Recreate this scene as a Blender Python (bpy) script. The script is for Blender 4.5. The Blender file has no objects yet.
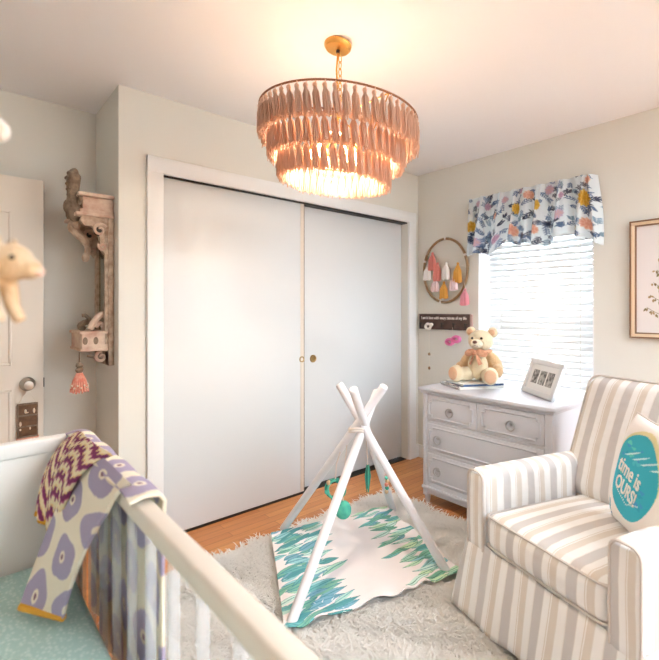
import bpy, bmesh, math, random
import numpy as np
from mathutils import Vector, Matrix, Euler, noise

PI = math.pi
C = bpy.context.scene.collection
random.seed(7); rng = np.random.default_rng(7)
SC = bpy.context.scene

# ------------------------------------------------------------------ camera
AZ = math.radians(40.358)
cam_d = bpy.data.cameras.new('camera'); cam = bpy.data.objects.new('camera', cam_d); C.objects.link(cam)
cam.location = (0, 0, 1.28); cam.rotation_euler = (PI/2, 0, -AZ)
cam_d.sensor_width = 36.0; cam_d.sensor_fit = 'HORIZONTAL'
cam_d.lens = 36.0*446.57/659.0
cam_d.shift_y = -20.0/659.0
cam_d.clip_start = 0.05
cam_d.dof.use_dof = True; cam_d.dof.focus_distance = 2.35; cam_d.dof.aperture_fstop = 3.0
SC.camera = cam

# ------------------------------------------------------------------ light
world = bpy.data.worlds.new('World'); SC.world = world; world.use_nodes = True
bg = world.node_tree.nodes['Background']
bg.inputs[0].default_value = (0.79, 0.90, 1.0, 1); bg.inputs[1].default_value = 6.3

def area(name, loc, rot, sx, sy, power, col):
    l = bpy.data.lights.new(name, 'AREA'); l.shape = 'RECTANGLE'; l.size = sx; l.size_y = sy
    l.energy = power; l.color = col
    o = bpy.data.objects.new(name, l); C.objects.link(o); o.location = loc; o.rotation_euler = rot
    return o
# daylight outside the window, shining in through glass and blind
area('window_daylight', (4.1, 1.48, 1.5), (0, PI/2, 0), 1.8, 1.5, 10, (0.95, 0.97, 1.0))

vs = SC.view_settings
SC.display_settings.display_device = 'sRGB'
vs.view_transform = 'Standard'; vs.look = 'None'; vs.gamma = 1.0; vs.use_curve_mapping = False
vs.exposure = 1.27

# ------------------------------------------------------------------ materials
def lin(h):
    if isinstance(h, str):
        h = tuple(int(h[i:i+2], 16) for i in (0, 2, 4))
    f = lambda c: c/12.92 if c <= .04045 else ((c+.055)/1.055)**2.4
    return tuple(f(c/255.0) for c in h)

def new_mat(name):
    m = bpy.data.materials.new(name); m.use_nodes = True
    return m, m.node_tree, m.node_tree.nodes['Principled BSDF']

def bump(nt, b, scale, strength, dist=.002, coord='Object', detail=3):
    tc = nt.nodes.new('ShaderNodeTexCoord'); n = nt.nodes.new('ShaderNodeTexNoise')
    n.inputs['Scale'].default_value = scale; n.inputs['Detail'].default_value = detail
    bp = nt.nodes.new('ShaderNodeBump'); bp.inputs['Strength'].default_value = strength
    bp.inputs['Distance'].default_value = dist
    nt.links.new(tc.outputs[coord], n.inputs['Vector']); nt.links.new(n.outputs['Fac'], bp.inputs['Height'])
    nt.links.new(bp.outputs[0], b.inputs['Normal'])

def P(name, col, rough=.5, metal=0, bmp=None, vary=None, emit=None, sheen=0, coat=0):
    m, nt, b = new_mat(name)
    c = lin(col)
    b.inputs['Base Color'].default_value = (*c, 1)
    b.inputs['Roughness'].default_value = rough; b.inputs['Metallic'].default_value = metal
    if sheen: b.inputs['Sheen Weight'].default_value = sheen
    if coat: b.inputs['Coat Weight'].default_value = coat
    if emit: b.inputs['Emission Color'].default_value = (*lin(emit[0]), 1); b.inputs['Emission Strength'].default_value = emit[1]
    if bmp: bump(nt, b, *bmp)
    if vary:   # (scale, second colour)
        tc = nt.nodes.new('ShaderNodeTexCoord'); n = nt.nodes.new('ShaderNodeTexNoise'); r = nt.nodes.new('ShaderNodeValToRGB')
        n.inputs['Scale'].default_value = vary[0]; n.inputs['Detail'].default_value = 5
        r.color_ramp.elements[0].position = .35; r.color_ramp.elements[0].color = (*c, 1)
        r.color_ramp.elements[1].position = .68; r.color_ramp.elements[1].color = (*lin(vary[1]), 1)
        nt.links.new(tc.outputs['Object'], n.inputs['Vector']); nt.links.new(n.outputs['Fac'], r.inputs[0])
        nt.links.new(r.outputs[0], b.inputs['Base Color'])
    return m

def translucent(name, col, mix, rough=.9, tcol=None):
    m, nt, b = new_mat(name)
    b.inputs['Base Color'].default_value = (*lin(col), 1); b.inputs['Roughness'].default_value = rough
    t = nt.nodes.new('ShaderNodeBsdfTranslucent'); t.inputs[0].default_value = (*lin(tcol or col), 1)
    x = nt.nodes.new('ShaderNodeMixShader'); x.inputs[0].default_value = mix
    nt.links.new(b.outputs[0], x.inputs[1]); nt.links.new(t.outputs[0], x.inputs[2])
    nt.links.new(x.outputs[0], nt.nodes['Material Output'].inputs['Surface'])
    return m

def printed(name, rough=.85, bmp=None, trans=0):     # printed cloth: colours woven or printed in the fabric itself
    m, nt, b = new_mat(name)
    a = nt.nodes.new('ShaderNodeAttribute'); a.attribute_name = 'Col'
    nt.links.new(a.outputs['Color'], b.inputs['Base Color']); b.inputs['Roughness'].default_value = rough
    if bmp: bump(nt, b, *bmp)
    if trans:
        t = nt.nodes.new('ShaderNodeBsdfTranslucent'); nt.links.new(a.outputs['Color'], t.inputs[0])
        x = nt.nodes.new('ShaderNodeMixShader'); x.inputs[0].default_value = trans
        nt.links.new(b.outputs[0], x.inputs[1]); nt.links.new(t.outputs[0], x.inputs[2])
        nt.links.new(x.outputs[0], nt.nodes['Material Output'].inputs['Surface'])
    return m

def striped(name, axis, period=.128, phase=0.0):     # woven ticking stripes along one axis of the chair
    m, nt, b = new_mat(name)
    tc = nt.nodes.new('ShaderNodeTexCoord'); sp = nt.nodes.new('ShaderNodeSeparateXYZ')
    wn = nt.nodes.new('ShaderNodeTexNoise'); wn.inputs['Scale'].default_value = 9
    nt.links.new(tc.outputs['Object'], sp.inputs[0]); nt.links.new(tc.outputs['Object'], wn.inputs['Vector'])
    wob = nt.nodes.new('ShaderNodeMath'); wob.operation = 'MULTIPLY_ADD'; wob.inputs[1].default_value = .008
    nt.links.new(wn.outputs['Fac'], wob.inputs[0]); nt.links.new(sp.outputs[axis], wob.inputs[2])
    dv = nt.nodes.new('ShaderNodeMath'); dv.operation = 'MULTIPLY_ADD'; dv.inputs[1].default_value = 1/period; dv.inputs[2].default_value = phase+20
    fr = nt.nodes.new('ShaderNodeMath'); fr.operation = 'FRACT'
    nt.links.new(wob.outputs[0], dv.inputs[0]); nt.links.new(dv.outputs[0], fr.inputs[0])
    r = nt.nodes.new('ShaderNodeValToRGB'); r.color_ramp.interpolation = 'CONSTANT'
    W, G, T, L = '#efedeb', '#cbc6c4', '#dbd2c8', '#e4dfda'
    stops = [(0, G), (.27, L), (.29, W), (.47, T), (.50, W), (.53, T), (.72, L), (.74, W), (.97, L)]
    e = r.color_ramp.elements
    while len(e) < len(stops): e.new(.5)
    for k, (p, c) in enumerate(stops):
        e[k].position = p; e[k].color = (*lin(c[1:]), 1)
    nt.links.new(fr.outputs[0], r.inputs[0]); nt.links.new(r.outputs[0], b.inputs['Base Color'])
    b.inputs['Roughness'].default_value = .95
    n2 = nt.nodes.new('ShaderNodeTexNoise'); n2.inputs['Scale'].default_value = 11; n2.inputs['Detail'].default_value = 2
    bp = nt.nodes.new('ShaderNodeBump'); bp.inputs['Strength'].default_value = .35; bp.inputs['Distance'].default_value = .02
    nt.links.new(tc.outputs['Object'], n2.inputs['Vector']); nt.links.new(n2.outputs['Fac'], bp.inputs['Height']); nt.links.new(bp.outputs[0], b.inputs['Normal'])
    return m

def wood_floor():
    m, nt, b = new_mat('oak_floor')
    tc = nt.nodes.new('ShaderNodeTexCoord')
    br = nt.nodes.new('ShaderNodeTexBrick'); br.offset = .37
    br.inputs['Scale'].default_value = 1; br.inputs['Brick Width'].default_value = .75; br.inputs['Row Height'].default_value = .057
    br.inputs['Mortar Size'].default_value = .0012; br.inputs['Mortar'].default_value = (*lin('8a5430'), 1)
    br.inputs['Color1'].default_value = (*lin('dd9a5c'), 1); br.inputs['Color2'].default_value = (*lin('c87f45'), 1)
    br.inputs['Bias'].default_value = -.1
    mp = nt.nodes.new('ShaderNodeMapping'); mp.inputs['Scale'].default_value = (3, 60, 1)
    n = nt.nodes.new('ShaderNodeTexNoise'); n.inputs['Scale'].default_value = 1.5; n.inputs['Detail'].default_value = 6
    r = nt.nodes.new('ShaderNodeValToRGB'); r.color_ramp.elements[0].position = .3; r.color_ramp.elements[0].color = (.62, .6, .58, 1); r.color_ramp.elements[1].position = .75
    mx = nt.nodes.new('ShaderNodeMix'); mx.data_type = 'RGBA'; mx.blend_type = 'MULTIPLY'; mx.inputs[0].default_value = .55
    nt.links.new(tc.outputs['Object'], br.inputs['Vector']); nt.links.new(tc.outputs['Object'], mp.inputs[0]); nt.links.new(mp.outputs[0], n.inputs['Vector'])
    nt.links.new(n.outputs['Fac'], r.inputs[0]); nt.links.new(br.outputs['Color'], mx.inputs[6]); nt.links.new(r.outputs[0], mx.inputs[7])
    nt.links.new(mx.outputs[2], b.inputs['Base Color']); b.inputs['Roughness'].default_value = .32
    return m

def clear(name, col, fac, rough=.05):      # thin clear acrylic or glass: mostly lets light straight through
    m, nt, b = new_mat(name)
    b.inputs['Base Color'].default_value = (*lin(col), 1); b.inputs['Roughness'].default_value = rough
    t = nt.nodes.new('ShaderNodeBsdfTransparent'); x = nt.nodes.new('ShaderNodeMixShader'); x.inputs[0].default_value = fac
    nt.links.new(b.outputs[0], x.inputs[1]); nt.links.new(t.outputs[0], x.inputs[2])
    nt.links.new(x.outputs[0], nt.nodes['Material Output'].inputs['Surface'])
    return m

def shag_mat():       # soft fibre: shading leans towards the pile's own upright direction
    m = translucent('white_shag_pile', 'fdfbf8', .5); nt = m.node_tree
    g = nt.nodes.new('ShaderNodeNewGeometry'); a = nt.nodes.new('ShaderNodeVectorMath'); a.operation = 'ADD'; a.inputs[1].default_value = (0, 0, 1.6)
    n = nt.nodes.new('ShaderNodeVectorMath'); n.operation = 'NORMALIZE'
    nt.links.new(g.outputs['Normal'], a.inputs[0]); nt.links.new(a.outputs[0], n.inputs[0])
    nt.links.new(n.outputs[0], nt.nodes['Principled BSDF'].inputs['Normal'])
    return m
M = dict(
    wall=P('cream_wall_paint', 'e2e0d8', .85, bmp=(180, .08, .001)),
    ceil=P('ceiling_paint', 'f6f6f8', .9),
    floor=wood_floor(),
    white=P('white_trim_paint', 'eeefef', .45),
    closet=P('white_closet_door', 'dcdfe1', .4),
    edge=P('beige_edge_strip', 'e0d6ca', .5),
    black=P('black_track_shade', '1c1a1a', .5),
    brass=P('antique_brass', 'a58a5c', .3, 1),
    gold=P('gold_canopy_metal', 'd9a75a', .35, .9),
    door=P('warm_white_door_paint', 'e6dccf', .5),
    nickel=P('brushed_nickel', 'b9b4ac', .3, 1),
    crib=P('white_crib_lacquer', 'e4dacd', .4),
    cribwhite=P('white_crib_panel', 'f3f1ee', .4),
    acrylic=clear('clear_acrylic', 'e9eef4', .72),
    glass=clear('window_glass', 'ffffff', .93),
    sheet=None,
    blind=translucent('white_blind_slat', 'f6f6f6', .06, .6),
    dresser=P('pale_grey_dresser_paint', 'cbcbd2', .45),
    knob=P('pale_pewter', 'b4b3b5', .3, .7),
    shag=shag_mat(),
    rugbase=P('white_rug_backing', 'f7f3ec', .95),
    dowel=P('white_painted_dowel', 'efedf1', .5, bmp=(60, .1, .002)),
    rope=P('pale_cotton_cord', 'eadfd8', .9),
    tassel=translucent('dusty_pink_yarn', 'dcbfac', .42, .95, 'efcaac'),
    bead=P('pale_wood_bead', 'cf9c7a', .6),
    ring=P('bronze_ring', '8c5f43', .4, .6),
    bulb=P('lit_bulb', 'fff2d8', .3, emit=('ffdca8', 26)),
    carved=P('distressed_carved_wood', 'cdb7a2', .8, bmp=(40, .6, .006), vary=(30, 'a58b76')),
    carvedark=P('dark_carved_wood', '97836f', .85, bmp=(60, .7, .006), vary=(35, '6d5b4c')),
    carvelight=P('pale_distressed_wood', 'dcc6b2', .8, bmp=(50, .5, .004), vary=(18, 'bf9683')),
    iron=P('dark_iron_scroll', '3a3430', .5, .5),
    mirror=P('aged_mirror', '8c8676', .12, .9),
    coral=P('coral_yarn', 'd97a68', .95, vary=(60, 'eab19a')),
    coralcord=P('brown_cord', '6e5540', .9),
    bamboo=P('bamboo_hoop', 'a78a66', .55, vary=(25, '8a6c4c')),
    ycoral=P('coral_pink_yarn', 'dd8a80', .95), ymust=P('mustard_yarn', 'dba24e', .95), ywhite=P('white_yarn', 'f3efec', .95),
    ypink=P('pale_pink_yarn', 'f0d6da', .95), yhot=P('rose_pink_yarn', 'e79aa6', .95),
    plaque=P('dark_stained_wood', '5d4740', .6, vary=(20, '46352f'), bmp=(40, .3, .002)),
    plaquepink=P('lighter_pinkish_edge', 'bf9c95', .7),
    letter=P('white_lettering', 'f4efe8', .7),
    bow=P('bright_pink_ribbon', 'e07aac', .6), bowwhite=P('white_bow_cloth', 'f5efe6', .8),
    beadbrown=P('brown_wood_bead', '9b7d5e', .6),
    teddy=P('cream_plush', 'e9d9b8', .95, bmp=(160, .9, .006), sheen=.4), teddytan=P('tan_plush', 'd9b488', .95, bmp=(160, .9, .006), sheen=.4),
    muzzle=P('pale_plush', 'f1e7d0', .95, bmp=(160, .8, .005)), pad=P('peach_plush', 'dfb593', .95, bmp=(120, .6, .004)),
    nose=P('brown_stitched_nose', '70483a', .6), eye=P('dark_glass_eye', '2a1d18', .15),
    plaid=P('rust_plaid_ribbon', 'dda98a', .8, vary=(45, 'b57a5c')),
    page=P('book_pages', 'f2f1ec', .8), navy=P('navy_book_cloth', '4b6d9c', .6, vary=(30, '2f4874')),
    frame=P('white_photo_frame', 'e6e9ec', .35), matt=P('white_photo_mat', 'f2f3f4', .7),
    photo=P('black_and_white_print', '3b3b3d', .4, vary=(45, 'c9c9c9')),
    artgold=P('cream_gold_frame', 'ead2b4', .4), artbrown=P('brown_frame_edge', '8d6a4e', .45),
    paper=P('pinkish_art_paper', 'e3dcda', .8), fern=P('gold_olive_fern_ink', '93835f', .8), fern2=P('tan_fern_ink', 'b59a74', .8),
    felt=P('cream_felted_wool', 'd8c5aa', .98, bmp=(120, .9, .004), vary=(22, 'd3b085')), feltwhite=P('white_felted_wool', 'e6dcd2', .98, bmp=(120, .9, .004)),
    feltpink=P('pale_pink_felted_wool', 'f0c9b6', .98), yarn=P('thin_white_thread', 'ece4d6', .9),
    mustard=P('mustard_knit_edge', 'd9a23c', .95), mint=P('mint_green_felt', '5cc0a4', .9, vary=(30, '3f9f92')),
    green=P('green_leaf_felt', '4fae95', .9), greend=P('deep_green_felt', '2f8073', .9), wood=P('pale_wood_ring', 'd2b08a', .6),
    placard=P('dark_brown_carved_placard', '5f4331', .7, vary=(35, '7d5a40'), bmp=(60, .6, .003)), pinkfr=P('salmon_fringe', 'd89a84', .95),
    ivory=P('ivory_inlay', 'e6d3bd', .6), welt=P('grey_piping', 'd2cac4', .9),
    sx=striped('ticking_across', 'X'), sy=striped('ticking_along', 'Y', phase=.2), sz=striped('ticking_front', 'X', period=.105, phase=.45),
    print=printed('printed_cotton'), printv=printed('printed_curtain_cotton', trans=.55), knit=printed('printed_knit', bmp=(220, .7, .003)),
    post=P('oak_post', 'b98048', .5),
)
def sheet_mat():
    m, nt, b = new_mat('teal_dotted_sheet')
    tc = nt.nodes.new('ShaderNodeTexCoord'); v = nt.nodes.new('ShaderNodeTexVoronoi'); v.inputs['Scale'].default_value = 105
    r = nt.nodes.new('ShaderNodeValToRGB'); r.color_ramp.elements[0].color = (*lin('d3e6e0'), 1); r.color_ramp.elements[0].position = .2
    r.color_ramp.elements[1].color = (*lin('b3d3cc'), 1); r.color_ramp.elements[1].position = .5
    nt.links.new(tc.outputs['Object'], v.inputs['Vector']); nt.links.new(v.outputs['Distance'], r.inputs[0]); nt.links.new(r.outputs[0], b.inputs['Base Color'])
    b.inputs['Roughness'].default_value = .9
    return m
M['sheet'] = sheet_mat()

# ------------------------------------------------------------------ mesh helpers
ORG = {}
class MB:
    def __init__(s): s.v = []; s.f = []; s.m = []
    def add(s, vs_, fs_, mi=0, T=None):
        o = len(s.v)
        s.v += [tuple(T @ Vector(p)) if T else tuple(p) for p in vs_]
        s.f += [tuple(i+o for i in f) for f in fs_]; s.m += [mi]*len(fs_)
        return s
    def bm(s, bm, mi=0, T=None):
        bm.verts.ensure_lookup_table(); bm.verts.index_update()
        s.add([v.co[:] for v in bm.verts], [[v.index for v in f.verts] for f in bm.faces], mi, T); bm.free(); return s
    def box(s, lo, hi, bev=0, mi=0, T=None, seg=2):
        b = bmesh.new(); bmesh.ops.create_cube(b, size=1)
        lo = Vector(lo); hi = Vector(hi); d = hi-lo; c = (hi+lo)/2
        for v in b.verts: v.co = Vector((v.co.x*d.x, v.co.y*d.y, v.co.z*d.z))+c
        if bev: bmesh.ops.bevel(b, geom=b.edges[:], offset=min(bev, min(abs(q) for q in d)*.45), segments=seg, affect='EDGES', profile=.5)
        return s.bm(b, mi, T)
    def tube(s, pts, r, n=8, mi=0, T=None, closed=False, flat=1.0):
        pts = [Vector(p) for p in pts]; N = len(pts)
        rr = [r]*N if not hasattr(r, '__len__') else list(r)
        vs_ = []; up = None
        for i, p in enumerate(pts):
            a = pts[(i-1) % N] if (closed or i > 0) else p; b = pts[(i+1) % N] if (closed or i < N-1) else p
            t = (b-a).normalized()
            if up is None: up = Vector((0, 0, 1)) if abs(t.z) < .9 else Vector((1, 0, 0))
            x = (up - t*up.dot(t)).normalized(); y = t.cross(x); up = x
            for k in range(n):
                q = 2*PI*k/n; vs_.append(p + x*math.cos(q)*rr[i]*flat + y*math.sin(q)*rr[i])
        fs_ = []
        for i in range(N if closed else N-1):
            j = (i+1) % N
            for k in range(n): fs_.append((i*n+k, i*n+(k+1) % n, j*n+(k+1) % n, j*n+k))
        if not closed: fs_ += [tuple(range(n))[::-1], tuple(range((N-1)*n, N*n))]
        return s.add(vs_, fs_, mi, T)
    def lathe(s, prof, n=24, mi=0, T=None):
        vs_ = []; fs_ = []; N = len(prof)
        for r, z in prof:
            for k in range(n): vs_.append((max(r, 1e-5)*math.cos(2*PI*k/n), max(r, 1e-5)*math.sin(2*PI*k/n), z))
        for i in range(N-1):
            for k in range(n): fs_.append((i*n+k, i*n+(k+1) % n, (i+1)*n+(k+1) % n, (i+1)*n+k))
        fs_ += [tuple(range(n))[::-1], tuple(range((N-1)*n, N*n))]
        return s.add(vs_, fs_, mi, T)
    def ball(s, c, r, mi=0, rot=None, n=16, T=None):
        r = Vector(r) if hasattr(r, '__len__') else Vector((r, r, r))
        b = bmesh.new(); bmesh.ops.create_uvsphere(b, u_segments=n, v_segments=max(6, n*2//3), radius=1)
        X = Matrix.Translation(Vector(c)) @ (Euler(rot).to_matrix().to_4x4() if rot else Matrix.Identity(4)) @ Matrix.Diagonal((*r, 1))
        for v in b.verts: v.co = X @ v.co
        return s.bm(b, mi, T)
    def grid(s, fn, nu, nv, mi=0, T=None):
        vs_ = [fn(i/nu, j/nv) for j in range(nv+1) for i in range(nu+1)]; w = nu+1
        fs_ = [(j*w+i, j*w+i+1, (j+1)*w+i+1, (j+1)*w+i) for j in range(nv) for i in range(nu)]
        return s.add(vs_, fs_, mi, T)
    def prism(s, outline, depth, mi=0, T=None):   # outline in local xy, pushed along z
        n = len(outline)
        vs_ = [(x, y, 0) for x, y in outline]+[(x, y, depth) for x, y in outline]
        fs_ = [tuple(range(n))[::-1], tuple(range(n, 2*n))]+[(i, (i+1) % n, n+(i+1) % n, n+i) for i in range(n)]
        return s.add(vs_, fs_, mi, T)
    def rbox(s, c, size, r, bulge=(0, 0, 0), n=10, mi=0, T=None):
        b = bmesh.new(); S = Vector(size)/2; c = Vector(c)
        ts = sorted({round(x, 4) for x in [-1+2*i/n for i in range(n+1)]})
        for ax in range(3):
            u, v = (ax+1) % 3, (ax+2) % 3
            def warp(t, h):
                e = 1-min(.9, 1.0*r/h)
                a = abs(t); k = (a/.6*e) if a < .6 else e+(a-.6)/.4*(1-e)
                return math.copysign(k, t)*h
            for sg in (-1, 1):
                g = []
                for t1 in ts:
                    row = []
                    for t2 in ts:
                        p = Vector((0, 0, 0)); p[ax] = sg*S[ax]; p[u] = warp(t1, S[u]); p[v] = warp(t2, S[v])
                        row.append(b.verts.new(p))
                    g.append(row)
                for i in range(len(ts)-1):
                    for j in range(len(ts)-1):
                        q = [g[i][j], g[i+1][j], g[i+1][j+1], g[i][j+1]]
                        b.faces.new(q if sg > 0 else q[::-1])
        bmesh.ops.remove_doubles(b, verts=b.verts[:], dist=1e-5)
        for v in b.verts:
            p = v.co; inn = Vector([max(-(S[k]-r), min(S[k]-r, p[k])) for k in range(3)]); d = p-inn
            if d.length > 1e-9: p = inn+d.normalized()*r
            q = p.copy()
            for k in range(3):
                if bulge[k]:
                    a, e = (k+1) % 3, (k+2) % 3
                    q[k] += (p[k]/S[k])*bulge[k]*max(0, 1-(p[a]/S[a])**2)*max(0, 1-(p[e]/S[e])**2)
            v.co = q+c
        return s.bm(b, mi, T)
    def build(s, name, mats, parent=None, smooth=True, ang=40, col=None, kind=None, label=None):
        me = bpy.data.meshes.new(name)
        o_ = ORG.get(parent, (0, 0, 0)) if parent else (0, 0, 0)
        if any(o_): s.v = [(a-o_[0], b-o_[1], c-o_[2]) for a, b, c in s.v]
        me.from_pydata(s.v, [], s.f)
        for m in (mats if isinstance(mats, (list, tuple)) else [mats]): me.materials.append(m)
        me.polygons.foreach_set('material_index', s.m)
        if smooth:
            me.polygons.foreach_set('use_smooth', [True]*len(me.polygons)); me.set_sharp_from_angle(angle=math.radians(ang))
        if col is not None:
            a = me.color_attributes.new('Col', 'FLOAT_COLOR', 'POINT')
            cc = np.ones((len(me.vertices), 4), np.float32); cc[:, :3] = col; a.data.foreach_set('color', cc.ravel())
        me.update()
        o = bpy.data.objects.new(name, me); C.objects.link(o)
        if parent: o.parent = parent; ORG[o] = o_
        if kind: o['kind'] = kind
        if label: o['label'] = label
        return o

def tag(o, label, cat, group=None):
    o['label'] = label; o['category'] = cat
    if group: o['group'] = group
    return o
def thing(name, label, cat, loc, rot=0, group=None, world=True):
    o = bpy.data.objects.new(name, None); C.objects.link(o); o.location = loc
    o.rotation_euler = rot if hasattr(rot, '__len__') else (0, 0, rot); o.empty_display_size = .05
    ORG[o] = tuple(loc) if world else (0, 0, 0)
    return tag(o, label, cat, group)
def struct(name, mb, mats, parent=None, **k):
    o = mb.build(name, mats, parent, **k)
    if not parent: o['kind'] = 'structure'
    return o
def put(mesh_ob, name, parent, loc, rot=(0, 0, 0)):
    o = mesh_ob.copy(); o.name = name; C.objects.link(o); o.parent = parent; o.location = loc; o.rotation_euler = rot
    return o
def text(body, size, mat, T, parent, name, extrude=.0012, sx=1.0, align='CENTER', off=0.0):
    cu = bpy.data.curves.new(name, 'FONT'); cu.body = body; cu.size = size; cu.extrude = extrude; cu.align_x = align; cu.align_y = 'CENTER'; cu.offset = off
    t = bpy.data.objects.new('tmp', cu); C.objects.link(t)
    dg = bpy.context.evaluated_depsgraph_get(); dg.update()
    me = bpy.data.meshes.new_from_object(t.evaluated_get(dg)); bpy.data.objects.remove(t)
    me.transform(T @ Matrix.Diagonal((sx, 1, 1, 1))); me.materials.clear(); me.materials.append(mat)
    o_ = ORG.get(parent, (0, 0, 0)); me.transform(Matrix.Translation((-o_[0], -o_[1], -o_[2])))
    o = bpy.data.objects.new(name, me); C.objects.link(o); o.parent = parent; ORG[o] = o_
    return o
def frame_axes(o, x, y, z): # matrix from axes
    m = Matrix.Identity(4)
    for i, a in enumerate((x, y, z)):
        a = Vector(a)
        for k in range(3): m[k][i] = a[k]
    m.translation = Vector(o); return m

def spline(pts, n=8):
    pts = [Vector(p) for p in pts]; out = []
    for i in range(len(pts)-1):
        p0 = pts[max(0, i-1)]; p1 = pts[i]; p2 = pts[i+1]; p3 = pts[min(len(pts)-1, i+2)]
        for k in range(n):
            t = k/n
            out.append(.5*((2*p1)+(p2-p0)*t+(2*p0-5*p1+4*p2-p3)*t*t+(3*p1-p0-3*p2+p3)*t**3))
    out.append(pts[-1]); return out

# print painters work on flat cloth coordinates (u, v in metres)
def leaf(col, U, V, cx, cy, ang, L, W, c, rib=None):
    du, dv = U-cx, V-cy; a = du*math.cos(ang)+dv*math.sin(ang); b = -du*math.sin(ang)+dv*math.cos(ang)
    t = a/L; ok = (t > 0) & (t < 1); w = W*np.sin(PI*np.clip(t, 0, 1))**.8*(1.15-.4*np.clip(t, 0, 1))
    bend = .12*L*np.clip(t, 0, 1)**2
    m = ok & (np.abs(b-bend) < w); col[m] = c
    if rib is not None:
        col[ok & (np.abs(b-bend) < W*.12)] = rib
        e = ok & (np.abs(b-bend) < w) & (np.abs(b-bend) > w-.14*W) & (b-bend < 0); col[e] = rib
def disc(col, U, V, cx, cy, rx, ry, c, wob=0, k=5, ph=0):
    du, dv = (U-cx)/rx, (V-cy)/ry; r = np.sqrt(du*du+dv*dv); th = np.arctan2(dv, du)
    col[r < 1+wob*np.sin(k*th+ph)] = c

# ================================================================== SETTING
WY, XR, CH = 2.48, 3.125, 2.454      # closet wall, window wall, ceiling
RX, AY = .668, 2.95                   # face of the alcove return, alcove back wall
XL, YF = -1.0, -3.2
struct('floor', MB().box((XL, YF, -.1), (XR, AY+.1, 0)), M['floor'])
struct('ceiling', MB().box((XL-.1, YF-.1, CH), (1.0, -.75, CH+.1)).box((XL-.1, -.75, CH), (XR+.3, AY+.1, CH+.1)), M['ceil'])  # unseen part behind the camera is cut open to let sky light in
DX0, DX1, DZ = .895, 2.985, 2.035     # closet opening
w = MB()
w.box((RX, WY, 0), (DX0, AY+.1, CH)).box((DX1, WY, 0), (XR, WY+.12, CH)).box((DX0, WY, DZ), (DX1, WY+.12, CH))
struct('wall_back', w, M['wall'])
struct('wall_closet_interior', MB().box((DX0, 2.62, 0), (DX1, 2.66, DZ)), M['wall'])
struct('wall_alcove', MB().box((XL, AY, 0), (RX, AY+.1, CH)), M['wall'])
struct('wall_front', MB().box((XL-.1, YF-.1, 0), (XR+.27, YF, CH)), M['wall'])
struct('wall_left', MB().box((XL-.1, YF, 0), (XL, AY+.1, CH)), M['wall'])
OY0, OY1, OZ0, OZ1 = 1.076, 1.896, .62, 2.06
w = MB()
w.box((XR, YF, 0), (XR+.27, OY0, CH)).box((XR, OY1, 0), (XR+.27, WY+.12, CH)).box((XR, OY0, 0), (XR+.27, OY1, OZ0)).box((XR, OY0, OZ1), (XR+.27, OY1, CH))
struct('wall_right', w, M['wall'])
struct('ground_sky_block', MB().box((XR+.4, -9, -.7), (24, 14, -.6)), P('sky_block_ground', '5f6b4d', .95, vary=(3, '7a7a66')))  # unseen ground, added to dim the sky light on the lower blind
# closet casing
cs = MB(); CT = 2.116
cs.box((.808, WY-.022, 0), (DX0, WY, CT), .004).box((.808, WY-.024, DZ-.008), (3.075, WY, CT), .004).box((DX1, WY-.022, 0), (3.075, WY, CT), .004)
struct('trim_1', cs, M['white'])
tr = MB().box((DX0, WY+.005, DZ-.016), (DX1, WY+.11, DZ))  # head track in black, painting in the shadow of the gap
struct('trim_2', tr, M['black'])
struct('trim_3', MB().box((DX0, WY+.012, 0), (DX1, WY+.1, .004)), M['black'])  # floor track in black, painting in the shade under the doors
bb = MB().box((3.075, WY-.018, 0), (XR, WY, .11), .004)
struct('baseboard_back', bb, M['white'])
struct('baseboard_right', MB().box((XR-.016, YF, 0), (XR, WY-.018, .11), .004), M['white'])
struct('baseboard_alcove', MB().box((XL, AY-.016, 0), (RX, AY, .11), .004), M['white'])
# closet sliding doors
d2 = struct('door_2', MB().box((DX0+.006, 2.495, .014), (1.886, 2.53, 2.022), .002), M['closet'])
d2['label'] = 'left white sliding closet door, in front'
struct('edge_strip', MB().box((1.855, 2.4925, .016), (1.884, 2.4955, 2.02), .001), M['edge'], d2)
struct('edge_gap_shade', MB().box((1.885, 2.496, .016), (1.891, 2.529, 2.02)), M['coralcord'], d2)  # dark strip painting in the shadow of the gap between the doors
struct('finger_pull', MB().lathe([(.0, .0), (.013, .0), (.014, .004), (.02, .006), (.021, .003), (.021, -.001)], 24, 0, frame_axes((1.866, 2.4935, .937), (1, 0, 0), (0, 0, 1), (0, -1, 0))), M['brass'], d2)
d3 = struct('door_3', MB().box((1.85, 2.545, .014), (2.9795, 2.58, 2.022), .002), M['closet'])
d3['label'] = 'right white sliding closet door, behind'
struct('finger_pull', MB().lathe([(.0, .001), (.017, .0015), (.019, .005), (.026, .007), (.028, .004), (.028, -.001)], 24, 0, frame_axes((2.005, 2.544, .928), (1, 0, 0), (0, 0, 1), (0, -1, 0))), M['brass'], d3)
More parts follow.
